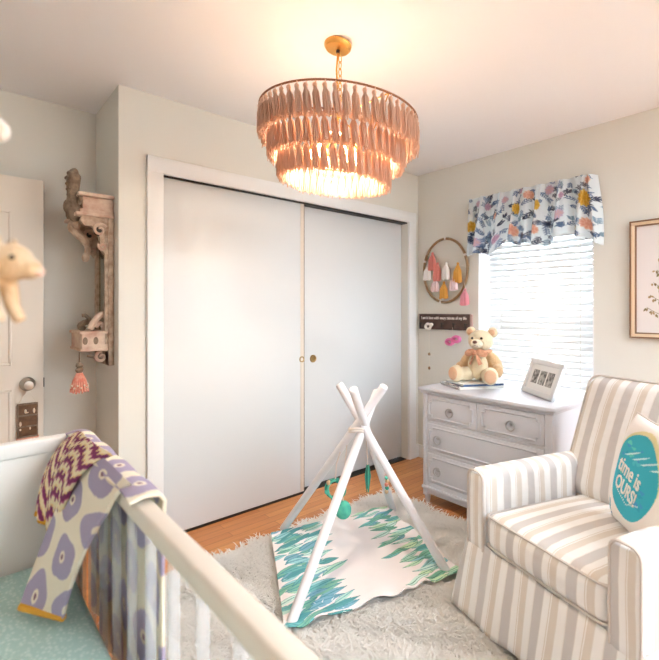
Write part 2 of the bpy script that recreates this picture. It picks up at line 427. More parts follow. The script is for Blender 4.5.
# entry door leaf standing open in front of the alcove wall
d1 = struct('door_1', MB().box((-.42, 2.862, .012), (.388, 2.9, 1.983), .003), M['door'])
def panel(x0, x1, z0, z1):
    m = MB(); y = 2.862; g = .012
    for a, b in (((x0, z0), (x1, z0+g)), ((x0, z1-g), (x1, z1)), ((x0, z0), (x0+g, z1)), ((x1-g, z0), (x1, z1))):
        m.box((a[0], y-.007, a[1]), (b[0], y+.002, b[1]), .003)
    m.box((x0+.045, y-.004, z0+.045), (x1-.045, y+.001, z1-.045), .003)
    struct('panel_moulding', m, M['door'], d1)
for x0, x1 in ((-.33, -.03), (.03, .245)):
    panel(x0, x1, .99, 1.80); panel(x0, x1, .2, .86)
kn = MB().lathe([(0, .002), (.036, .0), (.037, -.004), (.03, -.012), (.014, -.016), (.012, -.03), (.026, -.04), (.029, -.052), (.022, -.062), (0, -.064)], 28, 0, frame_axes((.315, 2.862, .885), (1, 0, 0), (0, 0, -1), (0, 1, 0)))
struct('door_knob', kn, M['nickel'], d1)
struct('latch', MB().box((.385, 2.872, .86), (.394, 2.89, .91), .002), M['iron'], d1)

# window: glass, sash, sill
w1 = struct('window_1', MB().box((3.345, OY0+.045, OZ0+.045), (3.351, OY1-.045, OZ1-.045)), M['glass'])
f = MB()
f.box((3.325, OY0, OZ0), (3.375, OY0+.05, OZ1), .004).box((3.325, OY1-.05, OZ0), (3.375, OY1, OZ1), .004).box((3.325, OY0, OZ0), (3.375, OY1, OZ0+.05), .004)
f.box((3.325, OY0, OZ1-.05), (3.375, OY1, OZ1), .004).box((3.322, OY0, 1.20), (3.378, OY1, 1.255), .004)
struct('window_frame', f, M['white'], w1)
struct('window_sill', MB().box((3.09, OY0-.03, OZ0-.025), (3.325, OY1+.03, OZ0), .005), M['white'], w1)
struct('jamb_lining', MB().box((XR, OY1-.008, OZ0), (3.325, OY1, OZ1), 0).box((XR, OY0, OZ0), (3.325, OY0+.008, OZ1), 0), M['white'], w1)

# ================================================================== RUG, PLAY GYM
rug = thing('shag_rug', 'large white shaggy rug lying on the wood floor', 'rug', (1.43, .9, 0))
RX0, RX1, RY0, RY1 = .5, 2.31, .15, 2.1
MB().box((RX0, RY0, 0.001), (RX1, RY1, .012), .004).build('rug_backing', M['rugbase'], rug)
def shag(n):
    px = rng.uniform(RX0-.005, RX1+.005, n); py = rng.uniform(RY0, RY1+.005, n)
    a = rng.uniform(0, 2*PI, n)+.8*np.sin(px*9)+.8*np.cos(py*8); L = rng.uniform(.035, .065, n)*(1+.25*np.sin(px*23+py*17)); lean = rng.uniform(.9, 1.5, n)
    wd = rng.uniform(.002, .0038, n)
    dx, dy = np.cos(a), np.sin(a); sx, sy = -dy*wd, dx*wd
    V = np.zeros((n, 7, 3))
    for k, (t, ws) in enumerate(((0, 1), (.4, 1), (.75, .8))):
        out = L*t*np.sin(lean*(.4+.6*t)); up = .010+L*t*np.cos(lean*(.3+.65*t))
        cx, cy = px+dx*out, py+dy*out
        V[:, 2*k] = np.stack([cx-sx*ws, cy-sy*ws, up], 1); V[:, 2*k+1] = np.stack([cx+sx*ws, cy+sy*ws, up], 1)
    V[:, 6] = np.stack([px+dx*L*np.sin(lean), py+dy*L*np.sin(lean), np.maximum(.006, .010+L*np.cos(lean*.98))], 1)
    b = np.arange(n)[:, None]*7
    q = np.concatenate([b+np.array([[0, 1, 3, 2]]), b+np.array([[2, 3, 5, 4]])], 0); t = b+np.array([[4, 5, 6]])
    return V.reshape(-1, 3), q, t
def raw_mesh(name, V, q, t, mat, parent, org):
    me = bpy.data.meshes.new(name); V = V-np.array(org)
    me.vertices.add(len(V)); me.vertices.foreach_set('co', V.astype(np.float32).ravel())
    idx = np.concatenate([q.ravel(), t.ravel()]).astype(np.int32); me.loops.add(len(idx)); me.loops.foreach_set('vertex_index', idx)
    st = np.concatenate([np.arange(len(q))*4, len(q)*4+np.arange(len(t))*3]).astype(np.int32)
    me.polygons.add(len(st)); me.polygons.foreach_set('loop_start', st)
    me.materials.append(mat); me.update(calc_edges=True); me.validate()
    o = bpy.data.objects.new(name, me); C.objects.link(o); o.parent = parent
    return o
V_, q_, t_ = shag(85000)
pile = raw_mesh('pile', V_, q_, t_, M['shag'], rug, (1.43, .9, 0)); pile['kind'] = 'stuff'

# play gym
FT = dict(A=((1.435, 2.095, .04), (1.637, 1.505, .905)), B=((1.015, 1.434, .04), (1.776, 1.688, .84)),
          C=((1.786, 1.246, .04), (1.548, 1.745, .895)), D=((2.099, 1.861, .04), (1.46, 1.545, .905)))
gym = thing('baby_play_gym', 'white wooden teepee baby gym of four crossed poles on the shaggy rug', 'play gym', (1.584, 1.659, .03))
for k, (a, b) in FT.items():
    a, b = Vector(a), Vector(b); d = (b-a).normalized()
    pts = [a, a+d*.004, b-d*.006, b]
    MB().tube(pts, [.019, .0215, .0215, .016], 16).build('pole', M['dowel'], gym)
for dz, r in ((-.006, .046), (.006, .047)):
    c = Vector((1.6, 1.655, .668+dz))
    ang = [2*PI*k/20 for k in range(20)]
    if dz == 0: mb = MB()
    else: mb = MB()
    mb.tube([c+Vector((r*math.cos(q), r*math.sin(q), .008*math.sin(2*q))) for q in ang], .006, 6, closed=True)
    mb.build('lashing', M['rope'], gym)

# printed mat under the gym
c1, c2, c3, c4 = (Vector(p) for p in ((1.345, 2.08, .05), (.976, 1.415, .05), (1.835, 1.195, .05), (2.075, 1.89, .05)))
NU = NV = 320
u = np.tile(np.linspace(0, 1, NU+1), NV+1); v = np.repeat(np.linspace(0, 1, NV+1), NU+1)
def mat_fn(a, b):
    p = (c1*(1-b)+c2*b)*(1-a)+(c4*(1-b)+c3*b)*a
    z = .052+.010*noise.noise(Vector((a*4, b*4, 2)))+.005*noise.noise(Vector((a*11, b*11, 7)))
    e = max(0, (b-.93)/.07)
    z += e*.008*math.sin(a*34+2*math.sin(a*9)); p = p+(c2-c1)*.008*e*math.sin(a*23)
    if a > .93: p = p+(c3-c2)*.012*math.sin(b*20)*(a-.93)/.07
    return (p.x, p.y, z)
colm = np.tile(np.array(lin('efe7e6')), (len(u), 1))
U, V2 = u*.82, v*.76
pal = [lin(h) for h in ('6fb3b5', '79aabf', 'b3dbd0', 'a6d0bb', '559a9e', 'cbe6dd', '78b39e', '98ccd2', 'bcdcbd')]; dk = lin('4a8c90'); dk2 = lin('56917b')
R = random.Random(3)
for k in range(84):
    y = .02+.78*((k*.618) % 1); x = R.uniform(-.08, .06)+(.0, .09, .17)[k % 3]
    leaf(colm, U, V2, x, y, R.uniform(-.62, -.1), R.uniform(.10, .18), R.uniform(.014, .025), R.choice(pal[:8]), R.choice((dk, dk, lin('4f8fa0'))))
for k in range(72):
    y = -.02+.78*((k*.618) % 1); x = R.uniform(.78, .9)-(.0, .07, .13)[k % 3]
    leaf(colm, U, V2, x, y, PI+R.uniform(-.55, .0), R.uniform(.10, .17), R.uniform(.013, .022), R.choice(pal+[lin('c6e0ba'), lin('78b39e')]), R.choice((dk2, dk2, dk)))
mm = MB().grid(mat_fn, NU, NV)
mo = mm.build('play_mat', M['print'], None, col=colm)
sol = mo.modifiers.new('thick', 'SOLIDIFY'); sol.thickness = .006; sol.offset = -1
tag(mo, 'white play mat printed with teal and green leaves under the teepee gym', 'play mat')

# toys hanging in the gym
def hang(name, label, top, pieces):
    t = thing(name, label, 'toy', top, 0, 'toys hanging in the play gym')
    return t
t = hang('ring_toy', 'green corded ring toy hanging behind the front pole of the baby gym', (1.508, 1.728, .37), 0)
MB().tube([(1.508, 1.728, .405), (1.513, 1.725, .49), (1.53, 1.715, .55)], .004, 6).build('cord', M['rope'], t)
m = MB()
cA = math.cos(-AZ); sA = math.sin(-AZ)
for j in range(3):
    m.tube([(1.508+.045*math.cos(q)*cA, 1.728+.045*math.cos(q)*sA+(.008*j-.008), .36+.047*math.sin(q)) for q in [2*PI*k/24 for k in range(24)]], .0065, 6, j % 2, closed=True)
m.build('ring', [M['green'], M['greend']], t)
for k in range(6):
    q = 2*PI*k/6+.3; MB().ball((1.508+.045*math.cos(q)*cA, 1.728+.045*math.cos(q)*sA, .36+.047*math.sin(q)), .014, n=10).build('bead', [M['mint'], M['greend'], M['wood']][k % 3], t)
t = hang('ball_toy', 'mint green felt ball hanging low in the baby gym', (1.545, 1.71, .25), 0)
MB().ball((1.545, 1.71, .25), (.043, .043, .047), n=20).build('ball', M['mint'], t)
MB().tube([(1.545, 1.71, .29), (1.55, 1.71, .42), (1.565, 1.70, .6)], .003, 6).build('cord', M['rope'], t)
t = hang('leaf_tassel_toy', 'narrow teal tassel toy hanging between the two rear gym poles', (1.635, 1.62, .43), 0)
m = MB()
for k in range(9):
    q = 2*PI*k/9; m.tube([(1.635+.004*math.cos(q), 1.62+.004*math.sin(q), .485), (1.635+.011*math.cos(q), 1.62+.011*math.sin(q), .43), (1.635+.006*math.cos(q), 1.62+.006*math.sin(q), .345+.01*(k % 3))], [.004, .006, .002], 5, k % 2)
m.build('tassel', [M['mint'], M['greend']], t)
MB().tube([(1.635, 1.62, .48), (1.63, 1.625, .62)], .003, 6).build('cord', M['rope'], t)
t = hang('bead_toy', 'short string of small pale and green beads hanging beside the right gym pole', (1.72, 1.57, .38), 0)
for k in range(6): MB().ball((1.712+.004*(k % 2), 1.562, .345+.018*k), .0105, n=10).build('bead', [M['wood'], M['green'], M['coral']][k % 3], t)
MB().tube([(1.712, 1.562, .345), (1.69, 1.58, .58)], .002, 5).build('cord', M['rope'], t)

# ================================================================== CHANDELIER
CHX, CHY = 1.302, 1.474
ch = thing('tassel_chandelier', 'three-tier dusty pink tassel chandelier hanging on a gold chain from the ceiling', 'chandelier', (CHX, CHY, CH), 0, world=False)
# it hangs a little out of true: tilt towards the near right
tdir = Vector((math.cos(-AZ), math.sin(-AZ), 0)); ndir = Vector((-math.sin(AZ), -math.cos(AZ), 0))
tilt = Matrix.Rotation(math.radians(6.2), 4, tdir.cross(Vector((0, 0, -1)))) @ Matrix.Rotation(math.radians(2.5), 4, ndir.cross(Vector((0, 0, -1))))
TL = tilt.to_euler()
ctilt = Matrix.Translation((0, 0, -.006)) @ Matrix.Rotation(math.radians(11), 4, tdir.cross(Vector((0, 0, -1))))
MB().lathe([(0, -.024), (.02, -.026), (.052, -.022), (.06, -.012), (.061, 0)], 36, 0, ctilt).build('canopy', M['gold'], ch)
MB().lathe([(0, -.045), (.007, -.044), (.009, -.036), (.006, -.026), (0, -.02)], 14).build('hook', M['iron'], ch)
zr = [-.325, -.408, -.492]; rad = [.345, .295, .243]
m = MB()
nl = 9
for k in range(nl):
    z0 = -.05-k*.03; pl = []
    for q in range(12):
        a = 2*PI*q/12; x = .008*math.cos(a); z = z0-.014+.019*math.sin(a)
        pl.append((.012+x, 0, z) if k % 2 == 0 else (.012, x, z))
    m.tube(pl, .0022, 5, closed=True)
m.build('chain', M['gold'], ch)
MB().tube([(0, 0, -.04), (-.012, -.004, -.12), (-.008, -.006, -.22), (-.004, 0, -.34)], .0045, 8).build('cord', M['gold'], ch)
def TP(p): return tilt @ Vector((p[0], p[1], p[2]-zr[0]))+Vector((0, 0, zr[0]))
for z, r in zip(zr, rad):
    MB().tube([TP((r*math.cos(2*PI*k/72), r*math.sin(2*PI*k/72), z)) for k in range(72)], .0042, 8, closed=True).build('ring', M['ring'], ch)
m = MB()
for k in range(3):
    a = 2*PI*k/3+.4
    m.tube([TP((.0, 0, zr[0]+.005)), TP((rad[0]*math.cos(a), rad[0]*math.sin(a), zr[0]))], .003, 6)
    m.tube([TP((rad[0]*math.cos(a), rad[0]*math.sin(a), zr[0])), TP((rad[1]*math.cos(a), rad[1]*math.sin(a), zr[1])), TP((rad[2]*math.cos(a), rad[2]*math.sin(a), zr[2]))], .0025, 6)
m.tube([TP((0, 0, zr[0])), TP((0, 0, -.46))], .006, 8)
m.build('frame_spokes', M['gold'], ch)
def tassel_mb(seed, L=.126, r=.0135, dark=False):
    R = random.Random(seed); m = MB()
    m.tube([(0, 0, .006), (0, .006, .002), (0, .004, -.008), (0, 0, -.010)], .0022, 5)
    m.ball((0, 0, -.015), (.0092, .0092, .0095), n=8)
    m.lathe([(.0066, -.026), (.0078, -.0255), (.0078, -.022), (.0066, -.0215)], 10, 0)
    for k in range(16):
        a = 2.4*k+R.uniform(-.2, .2); rr = r*math.sqrt((k+.6)/16)
        tip = -L+R.uniform(-.007, .010); w1 = R.uniform(.9, 1.1)
        c_, s_ = math.cos(a), math.sin(a)
        m.tube([(.004*c_, .004*s_, -.018), (.0042*c_, .0042*s_, -.027), (rr*.9*c_, rr*.9*s_, -.044), (rr*w1*c_, rr*w1*s_, -.075), (rr*1.3*math.cos(a+.12), rr*1.3*math.sin(a+.12), tip)],
               [.002, .002, .0030, .0031, .0026], 5)
    return m
tv = [tassel_mb(s).build('tassel', M['tassel']) for s in (1, 2, 3, 4)]
slots = []
for z, r, n in zip(zr, rad, (58, 50, 42)):
    for k in range(n):
        a = 2*PI*(k+.5*(n % 4 == 2))/n; slots.append((TP((r*math.cos(a), r*math.sin(a), z)), a))
slots.sort(key=lambda s: (s[0]+Vector((CHX, CHY, CH))-Vector(cam.location)).length)
for i, (p, a) in enumerate(slots[:100]):
    o = put(tv[i % 4], 'tassel', ch, p-Vector((0, 0, .004)), (TL.x, TL.y, a+random.uniform(-.4, .4)))
m = MB()
for i, (p, a) in enumerate(slots[100:]):
    src = tv[i % 4].data; T = Matrix.Translation(p-Vector((0, 0, .004))) @ tilt @ Matrix.Rotation(a, 4, 'Z')
    m.add([x.co for x in src.vertices], [tuple(f.vertices) for f in src.polygons], 0, T)
m.build('tassel', M['tassel'], ch, kind='stuff')
for o in tv: bpy.data.objects.remove(o)
for k in range(6):
    a = 2*PI*k/6+.2; p = TP((.10*math.cos(a), .10*math.sin(a), -.475))
    b = MB().lathe([(0, .055), (.007, .05), (.013, .03), (.014, .018), (.010, .004), (.008, 0)], 14, 0, Matrix.Translation(p) @ Matrix.Rotation(PI, 4, 'X')).build('bulb', M['bulb'], ch)
    MB().lathe([(.010, .0), (.011, .03), (.004, .045)], 12, 0, Matrix.Translation(p)).build('socket', M['gold'], b)
    MB().tube([p+Vector((0, 0, .04)), TP((.03*math.cos(a), .03*math.sin(a), -.40))], .004, 6).build('bulb_arm', M['gold'], ch)
l = bpy.data.lights.new('chandelier_uplight', 'POINT'); l.energy = 1.8; l.color = (1.0, .9, .8); l.shadow_soft_size = .06
lo = bpy.data.objects.new('chandelier_uplight', l); C.objects.link(lo); lo.parent = ch; lo.location = TP((0, 0, -.43))
# the bulbs point down from their sockets
l = bpy.data.lights.new('chandelier_glow', 'SPOT'); l.energy = 20; l.color = (1.0, .87, .69); l.shadow_soft_size = .05
l.spot_size = math.radians(174); l.spot_blend = .25
lo = bpy.data.objects.new('chandelier_glow', l); C.objects.link(lo); lo.parent = ch; lo.location = TP((0, 0, -.385)); lo.rotation_euler = TL

# ================================================================== DRESSER
dr = thing('dresser', 'pale grey four-drawer dresser with ring pulls under the window', 'dresser', (2.66, 1.44, 0))
XF, XB, Y0, Y1 = 2.39, 2.93, 1.02, 1.855
b = MB().box((XF+.02, Y0, .09), (XB, Y1, .745), .003)
b.box((XF, Y0, .06), (XF+.03, Y0+.04, .745), .004).box((XF, Y1-.03, .06), (XF+.03, Y1, .745), .004)
b.box((XF+.004, Y0+.04, .725), (XF+.03, Y1-.03, .745), .002).box((XF+.004, Y0+.04, .54), (XF+.03, Y1-.03, .556), .002).box((XF+.004, Y0+.04, .344), (XF+.03, Y1-.03, .362), .002)
b.box((XF+.004, Y0+.04, .075), (XF+.03, Y1-.03, .15), .003).box((XF+.004, 1.447, .55), (XF+.03, 1.463, .73), .002)
b.box((XF-.008, Y0-.006, .105), (XF+.022, Y1+.006, .125), .004)
b.build('body', M['dresser'], dr)
tp = MB().box((XF-.025, Y0-.025, .748), (XB+.01, Y1+.025, .772), .007, seg=3).box((XF-.012, Y0-.012, .732), (XB, Y1+.012, .75), .006)
tp.build('top', M['dresser'], dr)
for x, y in ((XF+.025, Y0+.025), (XF+.025, Y1-.02), (XB-.025, Y0+.025), (XB-.025, Y1-.025)):
    MB().lathe([(.012, 0), (.014, .004), (.020, .055), (.026, .062), (.026, .07), (.021, .076), (.022, .09)], 16, 0, Matrix.Translation((x, y, .003))).build('leg', M['dresser'], dr)
def drawer(y0, y1, z0, z1, knobs):
    o = MB().box((XF+.001, y0, z0), (XF+.03, y1, z1), .003).build('drawer', M['dresser'], dr)
    e = .022; c = .020; x = XF-.001
    a0, a1, h0, h1 = y0+e, y1-e, z0+e, z1-e
    path = [(a0+c, h0), (a1-c, h0), (a1-c, h0+c), (a1, h0+c), (a1, h1-c), (a1-c, h1-c), (a1-c, h1), (a0+c, h1), (a0+c, h1-c), (a0, h1-c), (a0, h0+c), (a0+c, h0+c)]
    MB().tube([(x, p[0], p[1]) for p in path], .0055, 4, closed=True).build('moulding', M['dresser'], o)
    for ky in knobs:
        kz = (z0+z1)/2
        m = MB().lathe([(0, .013), (.006, .012), (.008, .007), (.012, .003), (.014, 0)], 18, 0, frame_axes((XF, ky, kz+.006), (0, 1, 0), (0, 0, 1), (-1, 0, 0)))
        m.tube([(XF-.012, ky+.025*math.sin(q), kz-.008+.027*math.cos(q)) for q in [2*PI*k/24 for k in range(24)]], .0042, 8, closed=True)
        m.build('ring_pull', M['knob'], o)
drawer(1.464, 1.822, .558, .724, [1.645]); drawer(1.062, 1.446, .558, .724, [1.245])
drawer(1.062, 1.822, .363, .539, [1.736, 1.15]); drawer(1.062, 1.822, .152, .343, [1.736, 1.15])

# books under the teddy
bk = thing('patterned_book', 'white book with a navy patterned spine lying on the dresser under the teddy bear', 'book', (2.66, 1.66, .772), math.radians(-27.2), world=False)
m = MB().box((-.155, -.12, .002), (.16, .12, .012), .002); m.build('pages', M['page'], bk)
NUu, NVv = 70, 60
cu_, cv_ = np.tile(np.linspace(0, 1, NUu+1), NVv+1), np.repeat(np.linspace(0, 1, NVv+1), NUu+1)
cc = np.tile(np.array(lin('f0f0ee')), (len(cu_), 1)); RR = random.Random(8)
for k in range(60): leaf(cc, cu_*.32, cv_*.25, RR.uniform(-.01, .05), RR.uniform(0, .25), RR.uniform(0, 6.3), .03, .005, lin(RR.choice(('2e3550', '5a4a5c', '3b4a75'))))
m = MB().grid(lambda a, b_: (-.16+.325*a, -.125+.25*b_, .0165), NUu, NVv).build('front_cover', M['print'], bk, col=cc)
m.modifiers.new('t', 'SOLIDIFY').thickness = .003
sp = MB().grid(lambda a, b_: (-.16-.007*math.sin(PI*a), -.125+.25*b_, .001+.0155*a), 6, 80)
cs_, ct_ = np.tile(np.linspace(0, 1, 7), 81), np.repeat(np.linspace(0, 1, 81), 7)
cc = np.tile(np.array(lin('ecebea')), (len(cs_), 1))
cc[(np.sin(ct_*75+cs_*4) > .35)] = lin('3b3c55')
sp.build('spine', M['print'], bk, col=cc)
MB().box((-.16, -.125, 0), (.165, .125, .002), .0008).build('back_cover', M['page'], bk)
b2 = thing('blue_book', 'blue cloth notebook lying on the patterned book under the teddy bear', 'book', (2.672, 1.665, .7885), math.radians(-27.2), world=False)
MB().box((-.13, -.12, .002), (.15, .10, .012), .002).build('pages', M['page'], b2)
MB().box((-.135, -.125, .0), (.155, -.119, .016), .002).build('spine', M['navy'], b2)
MB().box((-.135, -.125, .012), (.155, .105, .016), .0015).build('front_cover', M['page'], b2)
MB().box((-.135, -.125, 0), (.155, .105, .0025), .001).build('back_cover', M['navy'], b2)

# teddy bear (local: faces -y)
td = thing('teddy_bear', 'cream plush teddy bear with a rust plaid bow sitting on the books', 'teddy bear', (2.73, 1.63, .805), math.radians(-80), world=False)
td.scale = (1.1, 1.1, 1.06)
m = MB()
m.ball((0, .01, .10), (.085, .075, .105), n=20)
for s_ in (-1, 1):
    m.ball((s_*.085, -.015, .125), (.036, .04, .075), 0, (0, s_*-.55, 0)); m.ball((s_*.115, -.05, .075), (.032, .036, .042))
body = m.build('body', M['teddytan'], td)
rm = body.modifiers.new('r', 'REMESH'); rm.mode = 'VOXEL'; rm.voxel_size = .0065; rm.use_smooth_shade = True
sm_ = body.modifiers.new('s', 'SMOOTH'); sm_.iterations = 4
for s_ in (-1, 1):
    lg = MB().ball((s_*.07, -.07, .046), (.047, .09, .045), 0, (0, 0, s_*.38)).ball((s_*.102, -.135, .052), (.045, .034, .054), 0, (0, 0, s_*.3)).build('leg', M['teddy'], td)
    q = lg.modifiers.new('r', 'REMESH'); q.mode = 'VOXEL'; q.voxel_size = .006; q.use_smooth_shade = True
    lg.modifiers.new('s', 'SMOOTH').iterations = 4
hd = MB().ball((0, -.015, .255), (.076, .068, .068), n=24).build('head', M['teddy'], td)
MB().ball((0, -.075, .238), (.036, .033, .03), n=18).build('muzzle', M['muzzle'], hd)
MB().ball((0, -.107, .250), (.014, .009, .010), n=12).build('nose', M['nose'], hd)
MB().tube([(-.016, -.1, .224), (0, -.107, .229), (.016, -.1, .224)], .0022, 6).build('mouth', M['nose'], hd)
for s_ in (-1, 1):
    MB().ball((s_*.028, -.076, .272), .0085, n=12).build('eye', M['eye'], hd)
    e = MB().ball((s_*.067, .0, .308), (.031, .017, .032), n=16).build('ear', M['teddy'], hd)
    MB().ball((s_*.067, -.013, .307), (.019, .008, .02), n=14).build('inner_ear', M['pad'], e)
    MB().ball((s_*.113, -.164, .053), (.033, .009, .041), 0, (0, 0, s_*.3), n=16).build('foot_pad', M['pad'], body)
MB().ball((0, -.06, .10), (.06, .03, .085), n=18).build('belly', M['teddy'], td)
m = MB()
for s_ in (-1, 1):
    m.ball((s_*.036, -.095, .183), (.036, .013, .022), 0, (0, s_*.35, s_*.2), n=14)
    m.tube([(s_*.006, -.095, .176), (s_*.02, -.103, .145), (s_*.032, -.10, .112)], [.008, .014, .017], 8, flat=.35)
m.ball((0, -.1, .181), (.013, .012, .014), n=12)
bw = m.build('bow', M['plaid'], td)
MB().tube([(.062*math.cos(q), -.008+.062*math.sin(q)-.012, .19) for q in [2*PI*k/24 for k in range(24)]], .009, 8, closed=True).build('ribbon', M['plaid'], td)

# photo frame on the dresser, leaning back (local: x along frame, -y faces out)
fx = Vector((2.524-2.744, 1.075-1.358, 0)); fw = fx.length; fx.normalize()
pf = thing('photo_frame', 'white triple photo frame of black and white pictures standing on the dresser', 'photo frame', (2.634, 1.2165, .7725), math.atan2(fx.y, fx.x), world=False)
T = Matrix.Translation((0, 0, .002)) @ Matrix.Rotation(math.radians(-20), 4, 'X')
fh, hw = .215, fw/2; bd = .03
m = MB().box((-hw, -.010, 0), (hw, .010, bd), .003, 0, T).box((-hw, -.010, fh-bd), (hw, .010, fh), .003, 0, T).box((-hw, -.010, 0), (-hw+bd, .010, fh), .003, 0, T).box((hw-bd, -.010, 0), (hw, .010, fh), .003, 0, T)
m.build('frame', M['frame'], pf)
MB().box((-hw+.01, .0, .01), (hw-.01, .006, fh-.01), 0, 0, T).build('mat_board', M['matt'], pf)
for k in (-1, 0, 1):
    MB().box((k*.082-.031, -.003, .068), (k*.082+.031, .0005, .152), 0, 0, T).build('photo', M['photo'], pf)
MB().tube([T @ Vector((0, .012, .15)), Vector((0, .135, .004))], .005, 6).build('easel_leg', M['frame'], pf)

# ================================================================== ARMCHAIR (local x: far arm to near arm, y: towards its back)
th = math.radians(-108)
xa = Vector((math.cos(th), math.sin(th), 0)); ya = Vector((-math.sin(th), math.cos(th), 0))
oc = Vector((1.634, 1.095, 0))+xa*.39+ya*.42
ac = thing('armchair', 'grey and cream striped skirted armchair on the right of the rug', 'armchair', (oc.x, oc.y, 0), th, world=False)
def L(x, y, z): return (x-.39, y-.42, z)
# skirt: flared loop with soft folds
def skirt(u_, v_):
    pts = [(.03, .045), (.75, .045), (.75, .86), (.03, .86)]
    bot = [(-.015, -.01), (.795, -.01), (.80, .9), (-.02, .9)]
    s4 = u_*4; k = int(s4) % 4; t = s4-int(s4)
    if u_ >= 1: k, t = 3, 1
    a = Vector(pts[k]).lerp(Vector(pts[(k+1) % 4]), t); b_ = Vector(bot[k]).lerp(Vector(bot[(k+1) % 4]), t)
    p = a.lerp(b_, v_**.9); z = .335*(1-v_)+.045*v_
    n_ = [Vector((0, -1)), Vector((1, 0)), Vector((0, 1)), Vector((-1, 0))][k]
    p = p+n_*(.006*v_*math.sin(t*26+k)+.010*v_*math.sin(t*11+2*k)*math.sin(PI*t))
    return L(p.x, p.y, z+.004*math.sin(t*19))
sk = MB().grid(skirt, 160, 14).build('skirt', M['sx'], ac, ang=50)
sk.modifiers.new('t', 'SOLIDIFY').thickness = .006
MB().rbox(L(.39, .45, .27), (.70, .80, .16), .02).build('seat_base', M['sx'], ac)
MB().tube([L(x, y, .288) for x, y in [(.022, .86), (.022, .036), (.758, .036), (.758, .86)]], .004, 6).build('skirt_seam', M['welt'], ac)
def arm(x0, x1, name):
    o = MB().rbox(L((x0+x1)/2, .44, .46), (x1-x0, .80, .33), .035, (.006, .0, .006), n=12).build('arm', M['sy'], ac)
    MB().rbox(L((x0+x1)/2, .043, .455), (x1-x0-.012, .02, .31), .009, (0, .004, 0), n=8).build('arm_front', M['sz'], o)
    r = .03; pth = [L(x0+.008, .034, .31), L(x0+.008, .034, .59)]+[L(x0+.008+r-r*math.cos(q), .034, .59+r*math.sin(q)) for q in (.4, .8, 1.2, 1.57)]+[L(x1-.008-r+r*math.sin(q), .034, .59+r*math.cos(q)) for q in (0, .4, .8, 1.2, 1.57)]+[L(x1-.008, .034, .31)]
    MB().tube(pth, .005, 6).build('piping', M['welt'], o)
arm(.028, .132, 'far'); arm(.645, .752, 'near')
cu_s = MB().rbox(L(.389, .345, .405), (.51, .62, .135), .035, (.008, .014, .024), n=16).build('seat_cushion', M['sx'], ac)
def edge_loop(cx, cy, z, hx, hy, r, n=6):
    pts = []
    for (sx, sy, q0) in ((1, -1, -PI/2), (1, 1, 0), (-1, 1, PI/2), (-1, -1, PI)):
        for k in range(n+1):
            q = q0+PI/2*k/n; pts.append(L(cx+sx*(hx-r)+r*math.cos(q), cy+sy*(hy-r)+r*math.sin(q), z))
    return pts
MB().tube(edge_loop(.389, .345, .463, .253, .308, .03), .005, 6, closed=True).build('piping', M['welt'], cu_s)
MB().tube(edge_loop(.389, .345, .347, .253, .308, .03), .005, 6, closed=True).build('piping', M['welt'], cu_s)
TB = Matrix.Translation(L(.395, .53, .47)) @ Matrix.Rotation(math.radians(-21), 4, 'X')
bc = MB().rbox((0, .075, .275), (.68, .17, .55), .06, (.01, .04, .012), n=18, T=TB).build('back_cushion', M['sx'], ac)
bp_ = []
for (sx, sz, q0) in ((1, -1, -PI/2), (1, 1, 0), (-1, 1, PI/2), (-1, -1, PI)):
    for k in range(7):
        q = q0+PI/2*k/6; bp_.append(TB @ Vector((sx*(.335-.05)+.05*math.cos(q), .012, .275+sz*(.272-.05)+.05*math.sin(q))))
MB().tube(bp_, .005, 6, closed=True).build('piping', M['welt'], bc)
TB2 = Matrix.Translation(L(.39, .70, .30)) @ Matrix.Rotation(math.radians(-13), 4, 'X')
MB().rbox((0, .06, .31), (.70, .12, .62), .04, n=10, T=TB2).build('back_frame', M['sx'], ac)

# throw pillow leaning on the near arm
pb = Vector((1.929, .602, .497)); pdir = Vector((1.773-1.929, .481-.602, 0)).normalized()
up_ = Vector((0, 0, 1)); nrm = pdir.cross(up_)              # pillow face normal
if nrm.dot(Vector((-1, 0.4, 0))) < 0: nrm = -nrm
lean = (up_*math.cos(.22)-nrm*math.sin(.22)).normalized(); nf = pdir.cross(lean)
if nf.dot(nrm) < 0: nf = -nf
PS = .405
pil = thing('throw_pillow', 'cream pillow with a turquoise lettered print in the armchair', 'pillow', pb, 0)
TPm = frame_axes(pb+nf*.0, pdir, lean, nf)
N = 150
pu, pv = np.tile(np.linspace(0, 1, N+1), N+1), np.repeat(np.linspace(0, 1, N+1), N+1)
pc = np.tile(np.array(lin('f2ece6')), (len(pu), 1))
disc(pc, pu, pv, .51, .55, .375, .385, lin('e3d9a6')); disc(pc, pu, pv, .5, .52, .375, .375, lin('35b3c9'))
RR = random.Random(5)
for k in range(26):
    disc(pc, pu, pv, .5+RR.uniform(-.25, .25), .52+RR.uniform(-.25, .27), RR.uniform(.02, .06), RR.uniform(.008, .02), lin(RR.choice(('4cc4d2', '2aa3c2', '5fd0c8', '3f9fd0'))), .2, 3, k)
for k in range(10): leaf(pc, pu, pv, .3+.05*k, .66+.02*(k % 3), .25, .16, .008, lin('cfeef2'))
for k in range(16): disc(pc, pu, pv, .3+.027*k, .27+.07*abs(k-8)/8, .008, .008, lin('f3f6f0'))
for k in range(30): leaf(pc, pu, pv, RR.uniform(.02, .2), RR.uniform(.02, .2), RR.uniform(0, 6), .06, .01, lin(RR.choice(('3f9fc0', '6bbfd0', '2f80b0'))))
def pil_z(a, b_): return .065*max(0, (1-(2*a-1)**4))**.6*max(0, (1-(2*b_-1)**4))**.6
def pil_xy(a, b_):
    k = .055; x, y = 2*a-1, 2*b_-1
    return (.5+.5*x*(1-k*(1-y*y)))*PS, (.5+.5*y*(1-k*(1-x*x)))*PS
